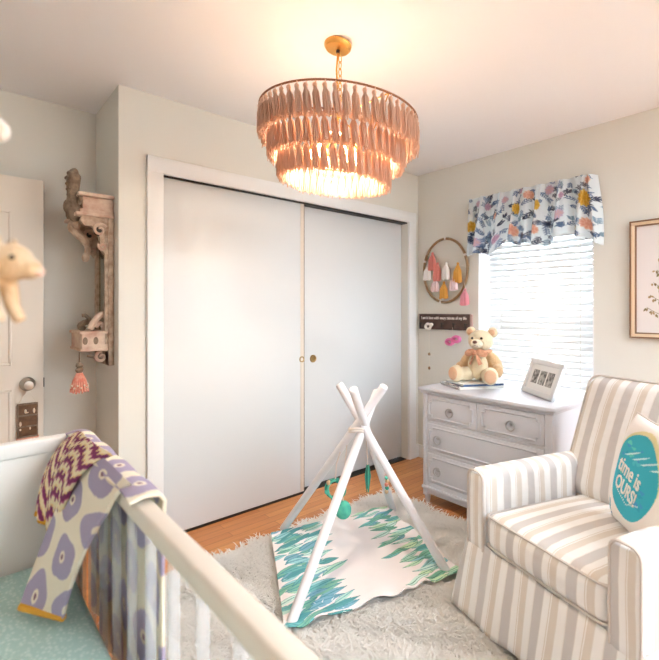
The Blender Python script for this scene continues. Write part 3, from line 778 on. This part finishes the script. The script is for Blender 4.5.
def pfront(a, b_): x, y = pil_xy(a, b_); return tuple(TPm @ Vector((x, y, pil_z(a, b_))))
def pback(a, b_): x, y = pil_xy(a, b_); return tuple(TPm @ Vector((x, y, -pil_z(a, b_))))
MB().grid(pfront, N, N).build('front_cover', M['print'], pil, col=pc)
MB().grid(pback, 30, 30).build('back_cover', M['welt'], pil)
MB().tube([pfront(*q) for q in [(k/20, 0) for k in range(20)]+[(1, k/20) for k in range(20)]+[(1-k/20, 1) for k in range(20)]+[(0, 1-k/20) for k in range(20)]], .004, 6, closed=True).build('piping', M['welt'], pil)
for body_, yy, sz_, rr_ in (('time is', .535, .078, -.16), ('OURS!', .385, .068, -.14)):
    Tt = TPm @ Matrix.Translation((PS*.47, PS*yy, .066)) @ Matrix.Rotation(rr_, 4, 'Z')
    text(body_, sz_*.95, M['letter'], Tt, pil, 'lettering', .001, .85, off=.0008)

# ================================================================== WINDOW BLIND, VALANCE
bl = thing('window_blind', 'white slatted venetian blind closed over the bright window', 'blind', (3.27, 1.486, OZ0+.02))
sl = MB()
sl.grid(lambda a, b_: (-.024+.048*b_, -.398+.796*a, .0022*math.sin(PI*b_)), 2, 6)
s0 = sl.build('slat', M['blind']); s0.modifiers.new('t', 'SOLIDIFY').thickness = .0012
z = OZ0+.05; k = 0
while z < OZ1-.05:
    put(s0, 'slat', bl, (0, 0, z-(OZ0+.02)), (0, math.radians(-62), 0)); z += .044
bpy.data.objects.remove(s0)
MB().box((3.25, 1.09, OZ0+.006), (3.29, 1.882, OZ0+.026), .004).build('bottom_rail', M['white'], bl)
MB().box((3.24, 1.088, OZ1-.045), (3.3, 1.884, OZ1-.002), .004).build('head_rail', M['white'], bl)
for y in (1.2, 1.486, 1.77): MB().tube([(3.243, y, OZ0+.02), (3.243, y, OZ1-.04)], .0012, 5).build('ladder_cord', M['yarn'], bl)
m = MB().tube([(3.235, 1.16, OZ1-.05), (3.235, 1.16, 1.78)], .0012, 5); m.lathe([(0, 0), (.008, .003), (.005, .03), (0, .033)], 10, 0, Matrix.Translation((3.235, 1.16, 1.75)))
m.build('pull_cord', M['knob'], bl)

NVu, NVh = 520, 200
def val_fn(a, b_):      # a along the rod from left end to right end, b from top to hem
    y = 1.925-.885*a
    # hem: tails at both ends, two inner points
    def hem(t):
        pts = [(0, .44), (.10, .43), (.24, .455), (.27, .44), (.36, .335), (.45, .40), (.52, .395), (.55, .41), (.64, .43), (.66, .425), (.80, .36), (.90, .40), (1, .455)]
        for (x0, h0), (x1, h1) in zip(pts, pts[1:]):
            if t <= x1: q = (t-x0)/(x1-x0); q = q*q*(3-2*q); return h0+(h1-h0)*q
        return pts[-1][1]
    h = hem(a)-.01
    fold = (.012+.020*b_)*math.sin(a*52+1.5*math.sin(a*13)+.6*b_)+.006*math.sin(a*111)
    x = 3.035-.012*b_-fold
    yy = y+(1.48-y)*(-.06)*b_+.010*math.sin(a*40+4*b_)
    e = min(a, 1-a)
    if e < .03: x += (.03-e)/.03*.075
    return (x, yy, 2.128-h*b_)
vu, vv = np.tile(np.linspace(0, 1, NVu+1), NVh+1), np.repeat(np.linspace(0, 1, NVh+1), NVu+1)
vc = np.tile(np.array(lin('f1f6f8')), (len(vu), 1)); VU, VV = vu*1.05, vv*.42
RR = random.Random(21)
nav = [lin('4a5570'), lin('6f86a8'), lin('6a6c7c'), lin('8aa0bd'), lin('9ab3c4')]
def sprig(cx, cy, ang, L_, n, c):
    leaf(vc, VU, VV, cx, cy, ang, L_, .002, c)
    for k in range(n):
        t = (k+1)/(n+1); x = cx+L_*t*math.cos(ang); y = cy+L_*t*math.sin(ang)
        for s_ in (-1, 1): leaf(vc, VU, VV, x, y, ang+s_*.8, .021, .0034, c)
for k in range(230): sprig(RR.uniform(0, 1.05), RR.uniform(0, .42), RR.uniform(0, 6.3), RR.uniform(.035, .075), 4, RR.choice(nav))
def flower(cx, cy, r, c, c2):
    disc(vc, VU, VV, cx, cy, r*.62, r*.7, c, .12, 11); 
    for j in range(14): leaf(vc, VU, VV, cx+r*.2*math.cos(j*2.4), cy+r*.2*math.sin(j*2.4), j*2.4, r*.5, r*.07, c2)
    disc(vc, VU, VV, cx, cy, r*.2, r*.2, c2, .1, 7)
for (x, y, r, t_c) in ((.04, .21, .055, 'y'), (.2, .08, .035, 'p'), (.28, .16, .035, 'o'), (.36, .07, .04, 'l'), (.46, .15, .055, 'y'), (.44, .32, .06, 'o'), (.56, .06, .045, 'o'), (.63, .14, .05, 'y'), (.62, .31, .045, 'o'),
                       (.72, .05, .045, 'l'), (.80, .26, .05, 'l'), (.97, .15, .075, 'y'), (.98, .32, .055, 'o'), (1.0, .03, .04, 'o'), (.12, .34, .05, 'l'), (.3, .34, .04, 'p'), (.82, .12, .035, 'p'), (.1, .05, .035, 'l'), (.5, .02, .03, 'p'), (.9, .36, .03, 'y')):
    cc2 = {'y': ('f2d374', 'e3b750'), 'p': ('e2c6d2', 'c9a5bf'), 'o': ('f5d3bd', 'eab59f'), 'l': ('d9cadf', 'e6c6c8')}[t_c]
    flower(x, y, r, lin(cc2[0]), lin(cc2[1]))
va = MB().grid(val_fn, NVu, NVh).build('window_valance', M['printv'], None, col=vc)
va.modifiers.new('t', 'SOLIDIFY').thickness = .002
tag(va, 'floral gathered valance with yellow and peach flowers over the window', 'valance')
rod = MB().tube([(XR, 1.9, 2.105), (3.06, 1.9, 2.105), (3.06, 1.065, 2.105), (XR, 1.065, 2.105)], .006, 8)
rod.build('curtain_rod', M['white'], va)

# ================================================================== THINGS ON THE WINDOW WALL
hp = thing('hoop_wall_hanging', 'bamboo hoop with a garland of coral, white and mustard tassels on the wall', 'wall hanging', (3.1, 2.19, 1.605))
HC, HRY, HRZ = (2.19, 1.605), .212, .262
MB().tube([(3.108, HC[0]+HRY*math.cos(q), HC[1]+HRZ*math.sin(q)) for q in [2*PI*k/64 for k in range(64)]], .0105, 10, closed=True).build('hoop', M['bamboo'], hp)
for q in (.35, 1.6, 2.7, 4.9):
    MB().tube([(3.108, HC[0]+HRY*math.cos(q+d), HC[1]+HRZ*math.sin(q+d)) for d in (-.035, 0, .035)], .0122, 10).build('binding', M['ywhite'], hp)
for y0, z0, y1, z1, sag in ((2.385, 1.70, 1.99, 1.64, .05), (2.38, 1.56, 2.0, 1.52, .03)):
    MB().tube([(3.098, y0+(y1-y0)*t, z0+(z1-z0)*t-sag*math.sin(PI*t)) for t in [k/12 for k in range(13)]], .002, 5).build('garland_cord', M['rope'], hp)
def wall_tassel(y, z, L_, mat, r=.04):
    R = random.Random(int(y*1000)); m = MB(); zt = z+L_/2
    m.ball((3.092, y, zt-.01), (.011, .011, .012), n=10)
    for k in range(15):
        a = 2.4*k; rr = r*math.sqrt((k+.5)/15)
        m.tube([(3.092+.3*.004*math.cos(a), y+.004*math.sin(a), zt-.015), (3.088+.45*rr*math.cos(a)*.6, y+rr*.75*math.sin(a), zt-L_*.45), (3.088+.45*rr*math.cos(a)*.6, y+rr*math.sin(a), zt-L_+R.uniform(-.006, .006))], [.004, .0095, .0085], 5)
    m.build('tassel', mat, hp)
for y, z, L_, mm_ in ((2.30, 1.69, .15, 'ycoral'), (2.25, 1.60, .15, 'ycoral'), (2.35, 1.60, .13, 'ywhite'), (2.165, 1.60, .14, 'ywhite'), (2.27, 1.49, .11, 'ypink'), (2.09, 1.50, .12, 'ypink'), (2.055, 1.58, .16, 'ymust'), (2.185, 1.445, .14, 'ymust'), (1.99, 1.385, .13, 'yhot')):
    wall_tassel(y, z, L_, M[mm_])
MB().tube([(3.1, 2.0, 1.51), (3.095, 1.99, 1.44)], .002, 5).build('tassel_cord', M['rope'], hp)

hr = thing('peg_rail_sign', 'dark wooden lettered hook rail on the wall beside the window', 'sign', (3.115, 2.2, 1.18))
MB().box((3.103, 1.955, 1.118), (XR-.001, 2.45, 1.247), .002).build('board', M['plaque'], hr)
MB().box((3.105, 1.938, 1.120), (XR-.001, 1.956, 1.245), .002).build('board_end', M['plaquepink'], hr)  # board end lighter and pinker than the board
text('I am in love with every minute of my life', .034, M['letter'], frame_axes((3.1025, 2.205, 1.213), (0, -1, 0), (0, 0, 1), (-1, 0, 0)), hr, 'lettering', .0008, .80, off=.0006)
HK = (2.415, 2.31, 2.195, 2.085, 1.977)
for y in HK:
    MB().tube(spline([(3.103, y, 1.165), (3.078, y, 1.163), (3.068, y, 1.15), (3.076, y, 1.138), (3.07, y, 1.168)], 4), .0045, 6).ball((3.069, y, 1.169), .008, n=8).build('hook', M['iron'], hr)
wb = thing('white_ring_tie', 'white knotted cloth loop on the second hook of the dark sign', 'cloth', (3.068, 2.31, 1.145))
MB().tube([(3.06+.004*math.sin(3*q), 2.322+.026*math.cos(q), 1.142+.022*math.sin(q)) for q in [2*PI*k/20 for k in range(20)]], .011, 8, closed=True).build('loop', M['bowwhite'], wb)
MB().ball((3.058, 2.286, 1.158), (.012, .018, .016), n=10).build('knot', M['bowwhite'], wb)
sb = thing('bead_string', 'thin cord with two brown beads hanging below the sign near the corner', 'bead string', (3.066, 2.32, 1.13))
MB().tube([(3.066, 2.315, 1.133), (3.07, 2.32, 1.0), (3.075, 2.32, .76)], .0016, 5).build('cord', M['yarn'], sb)
for z in (.91, .792): MB().ball((3.073, 2.32, z), (.011, .011, .014), n=12).build('bead', M['beadbrown'], sb)
pk = thing('pink_bow', 'bright pink ribbon bow hanging on a thread from the dark sign', 'bow', (3.07, 2.085, 1.03))
MB().tube([(3.064, 2.085, 1.14), (3.07, 2.085, 1.04)], .0014, 5).build('thread', M['yarn'], pk)
for s_, dz in ((-1, .012), (1, -.012)):
    MB().tube([(3.07, 2.085+s_*(.03+.03*math.cos(q)), 1.035+dz+.02*math.sin(q)) for q in [2*PI*k/18 for k in range(18)]], .013, 8, closed=True, flat=1.6).build('loop', M['bow'], pk)
MB().ball((3.068, 2.085, 1.033), (.014, .012, .014), n=10).build('knot', M['bow'], pk)

ar = thing('framed_fern_print', 'gold framed botanical fern print on the wall right of the window', 'picture', (3.12, .6, 1.46))
FY0, FY1, FZ0, FZ1 = .31, .875, 1.113, 1.808
def ring_frame(e0, e1, x0, mat, name):
    m = MB(); a0, a1, h0, h1 = FY0+e0, FY1-e0, FZ0+e0, FZ1-e0; wd = e1-e0
    m.box((x0, a0, h0), (XR-.001, a1, h0+wd), .0015).box((x0, a0, h1-wd), (XR-.001, a1, h1), .0015).box((x0, a0, h0+wd), (XR-.001, a0+wd, h1-wd), .0015).box((x0, a1-wd, h0+wd), (XR-.001, a1, h1-wd), .0015)
    m.build(name, mat, ar)
ring_frame(0, .009, 3.098, M['artbrown'], 'outer_edge'); ring_frame(.009, .026, 3.101, M['artgold'], 'frame_band'); ring_frame(.026, .034, 3.104, M['artbrown'], 'inner_edge')
MB().box((3.113, FY0+.03, FZ0+.03), (XR-.002, FY1-.03, FZ1-.03)).build('print_paper', M['paper'], ar)
m = MB(); RR = random.Random(4); fc = .585
def lf(y, z, ang, l, w_, mi):
    pts = [(math.cos(ang)*t*l-math.sin(ang)*s_*w_*math.sin(PI*t), math.sin(ang)*t*l+math.cos(ang)*s_*w_*math.sin(PI*t)) for t, s_ in ((0, 0), (.3, 1), (.65, .9), (1, 0), (.65, -.9), (.3, -1))]
    m.add([(3.1125, y-p[0], z+p[1]) for p in pts], [(0, 1, 2, 3, 4, 5)], mi)
def stroke(pts, w_, mi):
    n = len(pts)
    vs_ = []
    for i, p in enumerate(pts):
        a = Vector(pts[max(0, i-1)]); b_ = Vector(pts[min(n-1, i+1)]); d = (b_-a).normalized()
        for s_ in (-1, 1): vs_.append((3.1125, p[0]-s_*d.y*w_, p[1]+s_*d.x*w_))
    m.add(vs_, [(2*i, 2*i+1, 2*i+3, 2*i+2) for i in range(n-1)], mi)
stroke([(fc, 1.19+.05*k) for k in range(12)], .002, 0)
for j in range(7):
    z = 1.22+.072*j
    for s_ in (-1, 1):
        ln = .205-.016*j if s_ > 0 else .19-.016*j
        pts = [(fc+s_*ln*t, z+.01+.095*t*t-.03*t) for t in [k/8 for k in range(9)]]
        stroke(pts, .0014, 0)
        for k in range(2, 9):
            p = pts[k]
            for q in range(3):
                lf(p[0]+RR.uniform(-.008, .008), p[1]-.004, -PI/2+RR.uniform(-1.2, 1.2), RR.uniform(.016, .026), .006, RR.randint(0, 1))
m.build('fern_drawing', [M['fern'], M['fern2']], ar, smooth=False)

# ================================================================== CARVED WALL SHELF IN THE ALCOVE
ws = thing('carved_wall_shelf', 'tall distressed carved wooden bracket shelf on the alcove wall left of the closet', 'wall shelf', (RX, 2.7, 1.4))
SY0, SY1 = 2.555, 2.855
m = MB().box((RX-.03, SY0, .985), (RX-.002, SY0+.06, 1.80), .004).box((RX-.03, SY1-.06, .985), (RX-.002, SY1, 1.80), .004).box((RX-.03, SY0, .985), (RX-.002, SY1, 1.06), .004).box((RX-.045, SY0+.008, 1.10), (RX-.03, SY0+.03, 1.72), .003)
m.build('back_plate', M['carved'], ws)
MB().box((RX-.02, SY0+.06, 1.06), (RX-.012, SY1-.06, 1.80)).build('mirror', M['mirror'], ws)
m = MB().box((.505, SY0, 1.775), (RX-.002, SY1, 1.80), .004).box((.52, SY0+.012, 1.80), (RX-.002, SY1-.012, 1.865), .003).box((.495, SY0-.012, 1.865), (RX-.002, SY1+.012, 1.885), .006)
m.box((.485, SY0-.008, 1.765), (RX-.002, SY1+.008, 1.782), .005)
m.build('upper_box', M['carvelight'], ws)
# crest: carved plume on the front face
m = MB()
m.tube(spline([(.505, 2.64, 1.745), (.493, 2.635, 1.79), (.492, 2.63, 1.85), (.486, 2.625, 1.91), (.488, 2.62, 1.96), (.496, 2.62, 1.99), (.508, 2.62, 1.998)], 4), [.016, .024, .031, .037, .041, .042, .042, .04, .036, .033, .031, .030, .030, .031, .032, .033, .033, .033, .032, .030, .028, .025, .022, .017, .010], 12)
for k in range(5): m.tube([(.458+.004*k, 2.60+.0*k, 1.965-.028*k), (.455+.003*k, 2.625, 1.958-.028*k), (.462+.004*k, 2.655, 1.965-.028*k)], [.005, .009, .005], 7)
m.ball((.475, 2.62, 1.985), (.02, .025, .014), n=10).ball((.47, 2.70, 1.83), (.016, .03, .035), 0, (.3, 0, 0), n=10)
for s_ in (-1, 1): m.tube(spline([(.5, 2.66+s_*.02, 1.85), (.505, 2.66+s_*.07, 1.88), (.51, 2.66+s_*.09, 1.85), (.51, 2.66+s_*.07, 1.83)], 4), .012, 7)
m.ball((.478, 2.7, 1.80), (.014, .03, .04), n=8)
m.build('carved_crest', M['carvedark'], ws)
def scroll(y0, y1, pts, r, mat, name='scroll_bracket'):
    m = MB(); P2 = spline([(p[0], 0, p[1]) for p in pts], 6)
    m.tube([(p.x, (y0+y1)/2, p.z) for p in P2], r, 8); m.build(name, mat, ws)
def cscroll(y, cx, cz, r0, turns, a0, rt, mat, name, sgn=1):
    m = MB(); n = int(26*turns)
    m.tube([(cx+r0*(1-.8*k/n)*math.cos(a0+sgn*2*PI*turns*k/n), y, cz+r0*(1-.8*k/n)*math.sin(a0+sgn*2*PI*turns*k/n)) for k in range(n+1)], [rt*(1-.4*k/n) for k in range(n+1)], 8)
    m.build(name, mat, ws)
for y, tag_ in ((SY0+.03, 1), (SY1-.05, 0)):
    m = MB()
    prof = [(RX-.03, 1.765), (.515, 1.765), (.508, 1.74), (.53, 1.715), (.56, 1.72), (.585, 1.70), (.60, 1.66), (.605, 1.60), (.625, 1.575), (RX-.03, 1.60)]
    T_ = frame_axes((0, y+.018, 0), (1, 0, 0), (0, 0, 1), (0, -1, 0))
    m.prism(prof, .036, 0, T_); m.build('bracket', M['carved'], ws)
    cscroll(y-.019, .60, 1.70, .034, 1.3, .5, .009, M['carvelight'], 'bracket_scroll')
    cscroll(y-.019, .612, 1.615, .022, 1.2, 2.5, .008, M['carvelight'], 'bracket_scroll')
    MB().ball((.592, y-.012, 1.692), (.022, .012, .026), n=12).build('bracket_dark_oval', M['iron'], ws)  # dark solid oval set in the bracket scroll
MB().tube(spline([(.515, 2.70, 1.755), (.503, 2.70, 1.72), (.52, 2.70, 1.69), (.55, 2.70, 1.665), (.57, 2.70, 1.61), (.56, 2.70, 1.565)], 5), [.03]*8+[.024]*10+[.015]*8, 8).ball((.56, 2.70, 1.565), (.02, .022, .026), n=10).ball((.51, 2.70, 1.735), (.026, .07, .028), n=12).build('carved_corbel', M['carved'], ws)
# lower box with carving above and a small bracket below
m = MB().box((.515, SY0+.01, 1.075), (RX-.03, SY1-.03, 1.165), .004).box((.505, SY0+.004, 1.155), (RX-.03, SY1-.024, 1.17), .004).box((.508, SY0+.006, 1.065), (RX-.03, SY1-.026, 1.08), .004)
m.build('lower_box', M['carvelight'], ws)
m = MB()
for k in range(2): m.ball((.53+.05*k, SY0+.009, 1.12), (.012, .002, .02), n=8)
m.build('inlay', M['carvedark'], ws)
m = MB()
m.tube(spline([(.63, SY0+.05, 1.17), (.645, SY0+.05, 1.23), (.62, SY0+.05, 1.26), (.585, SY0+.05, 1.225), (.56, SY0+.05, 1.18)], 6), .017, 8).tube(spline([(.63, SY0+.05, 1.18), (.61, SY0+.05, 1.21), (.585, SY0+.05, 1.19)], 5), .011, 8)
m.build('carved_scroll', M['carvelight'], ws)
m = MB().tube(spline([(.55, 2.68, 1.175), (.53, 2.68, 1.195), (.56, 2.68, 1.215), (.60, 2.68, 1.20)], 5), .016, 8).tube(spline([(.575, 2.66, 1.225), (.552, 2.66, 1.25), (.535, 2.66, 1.252)], 5), .010, 7)
m.build('carved_leaf', M['carvedark'], ws)
cscroll(SY0+.05, .615, 1.03, .03, 1.2, 1.5, .010, M['carvelight'], 'lower_scroll')
MB().tube(spline([(.63, SY0+.06, 1.02), (.59, SY0+.06, 1.028), (.55, SY0+.06, 1.04)], 5), [.014]*6+[.008]*5, 8).build('lower_leaf', M['carvedark'], ws)
# coral tassel hanging from the lower box
tx, ty = .505, 2.572
ct = thing('coral_tassel', 'coral beaded tassel hanging below the carved wall shelf', 'tassel', (tx, ty, .96))
MB().tube([(tx, ty, 1.065), (tx, ty, 1.0)], .003, 6).build('cord', M['coralcord'], ct)
MB().lathe([(.004, .955), (.016, .962), (.02, .975), (.012, .985), (.018, .993), (.014, 1.006), (.005, 1.012)], 16, 0, Matrix.Translation((tx, ty, 0))).build('tassel_head', M['carvedark'], ct)
m = MB(); RR = random.Random(2)
for ring_, n in ((.012, 8), (.026, 14), (.034, 18)):
    for k in range(n):
        a = 2*PI*k/n+ring_*50
        m.tube([(tx+.010*math.cos(a), ty+.010*math.sin(a), .958), (tx+ring_*.8*math.cos(a), ty+ring_*.8*math.sin(a), .92), (tx+ring_*1.2*math.cos(a), ty+ring_*1.2*math.sin(a), .862+RR.uniform(-.006, .006))], [.004, .005, .0045], 5)
m.build('tassel_skirt', M['coral'], ct)
m = MB()
for k in range(16):
    a = 2*PI*k/16; m.ball((tx+.04*math.cos(a), ty+.04*math.sin(a), .885+.012*(k % 2)), .005, n=6)
m.build('bead_fringe', M['ivory'], ct)

# placard hanging on the door
pl = thing('door_placard', 'dark brown hanging placard with ivory shapes and a salmon fringe on the white door', 'placard', (.315, 2.845, .69))
MB().box((.269, 2.848, .606), (.36, 2.858, .785), .002).build('board', M['placard'], pl)
m = MB()
for z in (.606, .66, .718, .778): m.box((.268, 2.844, z-.002), (.361, 2.850, z+.006), .001)
m.box((.268, 2.844, .606), (.274, 2.85, .785), .001).box((.355, 2.844, .606), (.361, 2.85, .785), .001)
m.build('border', M['carvedark'], pl)
m = MB()
for x, z, a, b_ in ((.282, .678, .006, .013), (.282, .648, .005, .006), (.305, .742, .006, .012), (.343, .742, .006, .014), (.325, .650, .004, .008), (.31, .735, .01, .004)):
    m.ball((x, 2.846, z), (a, .003, b_), n=10)
m.build('ivory_figures', M['ivory'], pl)
m = MB()
for k in range(20): x = .268+.093*k/19; m.tube([(x, 2.851, .608), (x+random.uniform(-.004, .004), 2.849, .565)], .0032, 5)
m.build('fringe', M['pinkfr'], pl)
MB().tube([(.275, 2.852, .785), (.315, 2.835, .862), (.355, 2.852, .785)], .0015, 5).build('hanging_cord', M['yarn'], pl)

# ================================================================== CRIB
CX0, CX1, CY0, CY1 = -.42, .31, .17, 1.56
cr = thing('baby_crib', 'white baby crib with clear bars in the left foreground', 'crib', ((CX0+CX1)/2, .9, 0))
MB().box((CX1-.036, CY0, .862), (CX1, CY1-.01, .90), .006, seg=3).build('front_rail', M['crib'], cr)
MB().box((CX0, CY0, .862), (CX0+.036, CY1-.01, .90), .006, seg=3).build('rear_rail', M['crib'], cr)
for nm, y in (('end_panel', CY1-.03),):
    MB().box((CX0+.03, y, .24), (CX1-.07, y+.028, .872), .004).build(nm, M['cribwhite'], cr)
    MB().box((CX0, y-.008, .862), (CX1, y+.034, .905), .006, seg=3).build('end_rail', M['cribwhite'], cr)
MB().box((CX0+.03, CY0, .24), (CX1-.03, CY0+.02, .60), .004).build('end_panel', M['crib'], cr)
for x, y, h in ((CX0, CY0, .862), (CX1-.04, CY0, .862), (CX0, CY1-.034, .863), (CX1-.038, CY1-.034, .863)):
    MB().box((x, y, .002), (x+.038, y+.036, h), .005).build('corner_post', M['crib'], cr)
for x in (CX0+.003, CX1-.033): MB().box((x, CY0+.03, .25), (x+.03, CY1-.03, .30), .004).build('bottom_rail', M['crib'], cr)
y = CY1-.115
while y > CY0+.06:
    MB().box((CX1-.027, y-.009, .29), (CX1-.009, y+.009, .866), .004).build('bar', M['acrylic'], cr)
    MB().box((CX0+.009, y-.009, .29), (CX0+.027, y+.009, .866), .004).build('bar', M['acrylic'], cr)
    y -= .115
MB().box((CX0+.03, CY0+.02, .405), (CX1-.03, CY1-.03, .425), .003).build('mattress_base', M['crib'], cr)
mt = MB().rbox(((CX0+CX1)/2-.004, (CY0+CY1)/2-.005, .493), (CX1-CX0-.085, CY1-CY0-.075, .13), .03, (0, 0, .004), n=14).build('crib_mattress', M['sheet'])
tag(mt, 'crib mattress in a teal dotted fitted sheet inside the crib', 'mattress')

# baby blanket over the rail
bb_ = thing('baby_blanket', 'cream knit blanket with purple poppy rounds and a magenta reverse over the crib rail', 'blanket', (.29, 1.25, .91))
PUR, PUR2, CRM = lin('a99fba'), lin('6f5f92'), lin('efe6d2')
def poppy(col, U_, V_, cx, cy, r):
    disc(col, U_, V_, cx, cy, r, r*1.08, PUR, .07, 4, cx*40); disc(col, U_, V_, cx, cy, r*.26, r*.3, CRM); disc(col, U_, V_, cx, cy, r*.12, r*.14, lin('8a6a78'))
def sheet(name, top, path_fn, W_, H_, nu, nv, kind, mat=M['knit'], thick=.008):
    u0, v0 = np.tile(np.linspace(0, 1, nu+1), nv+1), np.repeat(np.linspace(0, 1, nv+1), nu+1)
    U_, V_ = u0*W_, v0*H_
    if kind == 'poppy':
        col = np.tile(np.array(CRM), (len(u0), 1)); sp_ = .145; j = 0
        yy = .045
        while yy < H_+.1:
            xx = .03+(sp_/2 if j % 2 else 0)-.05
            while xx < W_+.06: poppy(col, U_, V_, xx, yy, .054); xx += sp_
            yy += .128; j += 1
        pass
    else:
        col = np.tile(np.array(lin('efe2c0')), (len(u0), 1))
        rn = np.array([random.Random(i).uniform(-.012, .012) for i in range(400)])
        colid = (U_/.007).astype(int); ph = V_+rn[colid % 400]+.02*np.sin(U_*40)
        f_ = np.mod(ph/.05, 1); col[f_ < .42] = lin('7d2b5e'); col[(f_ >= .42) & (f_ < .5)] = lin('c46a8e'); col[(f_ > .88)] = lin('e9c68f')
        col[np.mod(U_, .007) < .0012] *= .75
    return MB().grid(path_fn, nu, nv).build(name, mat, bb_, col=col), U_, V_
# outer flap with the fold over the rail
def outer(a, b_):
    y = 1.525-.63*a
    H = .62; s_ = b_*H
    over = .075
    if s_ < over:
        q = s_/over; x = .262+(.325-.262)*q; z = .912+.006*math.sin(PI*q)
    else:
        q = (s_-over)/(H-over); x = .325+.012+.010*math.sin(a*17)*q; z = .912-.012-(s_-over)*1.0
    return (x+.003*math.sin(a*23), y+.012*math.sin(b_*5)*a, z)
o1, _, _ = sheet('outer_flap', None, outer, .63, .62, 150, 150, 'poppy')
o1.modifiers.new('t', 'SOLIDIFY').thickness = .007
def strip(a, b_):   # hangs from the rail into the crib, lying down on the mattress
    top = Vector((.285, 1.33-.37*a, .921)); 
    bot = Vector((.128, 1.262, .585)).lerp(Vector((.198, 1.158, .583)), a)
    mid = Vector((.215, 1.325-.25*a, .79))
    q = b_
    p = top*(1-q)**2+mid*2*q*(1-q)+bot*q*q
    p.z += .012*math.sin(PI*min(1, q*4))*(1-q)
    p.x += .010*math.sin(a*PI*2)*q*(1-q)*2
    return tuple(p)
o2, _, _ = sheet('inner_flap', None, strip, .19, .46, 110, 150, 'poppy')
o2.modifiers.new('t', 'SOLIDIFY').thickness = .009
MB().tube([Vector(strip(k/16, 1.0))+Vector((-.003, -.004, .004)) for k in range(17)], .0085, 8).build('mustard_edging', M['mustard'], bb_, label='mustard edging')
def knit(a, b_):
    top = Vector((.295-.012*math.sin(PI*a), 1.50-.36*a, .912+.022*min(1, 3*a)))
    bot = Vector((.178, 1.425, .735)).lerp(Vector((.222, 1.30, .70)), a)
    mid = Vector((.21, 1.49-.23*a, .885))
    q = b_; p = top*(1-q)**2+mid*2*q*(1-q)+bot*q*q
    p.x += .006*math.sin(a*19)*q
    return tuple(p)
o3, _, _ = sheet('reverse_flap', None, knit, .30, .28, 130, 120, 'knit')
o3.modifiers.new('t', 'SOLIDIFY').thickness = .009; o3['label'] = 'magenta and cream striped reverse'
MB().tube([knit(k/12, 1.0) for k in range(13)], .010, 8).build('mustard_edging', M['mustard'], bb_, label='mustard edging')

# felt animals hanging over the crib
def felt_animal(name, label, o, yaw, s, nearparts=True, top=1.9):
    t = thing(name, label, 'felt toy', o, yaw, world=False)
    m = MB()
    m.ball((-.055*s, 0, .0), (.055*s, .028*s, .03*s), n=18).ball((.008*s, 0, .012*s), (.028*s, .021*s, .024*s), n=16).ball((.030*s, 0, .004*s), (.016*s, .014*s, .013*s), n=14)
    for sx_, sy_ in ((-.085, -.014), (-.085, .014), (-.012, -.013), (-.004, .013)):
        m.tube([(sx_*s, sy_*s, -.012*s), ((sx_+.006)*s, sy_*s, -.045*s), ((sx_+.016)*s, sy_*s, -.062*s)], [.012*s, .009*s, .008*s], 8)
    b_ = m.build('body', M['felt'], t)
    r_ = b_.modifiers.new('r', 'REMESH'); r_.mode = 'VOXEL'; r_.voxel_size = .003*s; r_.use_smooth_shade = True
    for sy_ in (-1, 1): MB().tube([(0, sy_*.012*s, .028*s), (.0*s, sy_*.015*s, .037*s), (.004*s, sy_*.016*s, .043*s)], [.005*s, .006*s, .003*s], 8).build('ear', M['felt'], t)
    for sy_ in (-1, 1): MB().ball((.020*s, sy_*.0175*s, .017*s), .0034*s, n=8).build('eye', M['eye'], t)
    MB().ball((.043*s, 0, .001*s), (.006*s, .007*s, .006*s), n=10).build('nose', M['feltpink'], t)
    MB().tube([(-.03*s, 0, .025*s), (-.03*s, 0, (top-o[2]))], .0012, 5).build('thread', M['yarn'], t)
    return t
felt_animal('felt_animal', 'blurred cream felted animal hanging in front of the white door', (.046, .612, 1.322), math.radians(-37), .88)
fl = thing('felt_ornament', 'blurred pale felted shape hanging at the upper left edge', 'felt toy', (.0415, .62, 1.482), 0)
MB().ball((.034, .622, 1.484), (.012, .012, .018), n=14).ball((.043, .618, 1.48), (.009, .010, .012), n=12).build('body', M['feltwhite'], fl)
MB().ball((.040, .610, 1.481), (.006, .004, .007), n=10).build('spot', M['feltpink'], fl)
MB().tube([(.036, .62, 1.49), (.036, .62, 1.9)], .0012, 5).build('thread', M['yarn'], fl)
MB().tube([(.036, .622, 1.47), (.036, .622, 1.40)], .0035, 6).build('ribbon', M['feltwhite'], fl)
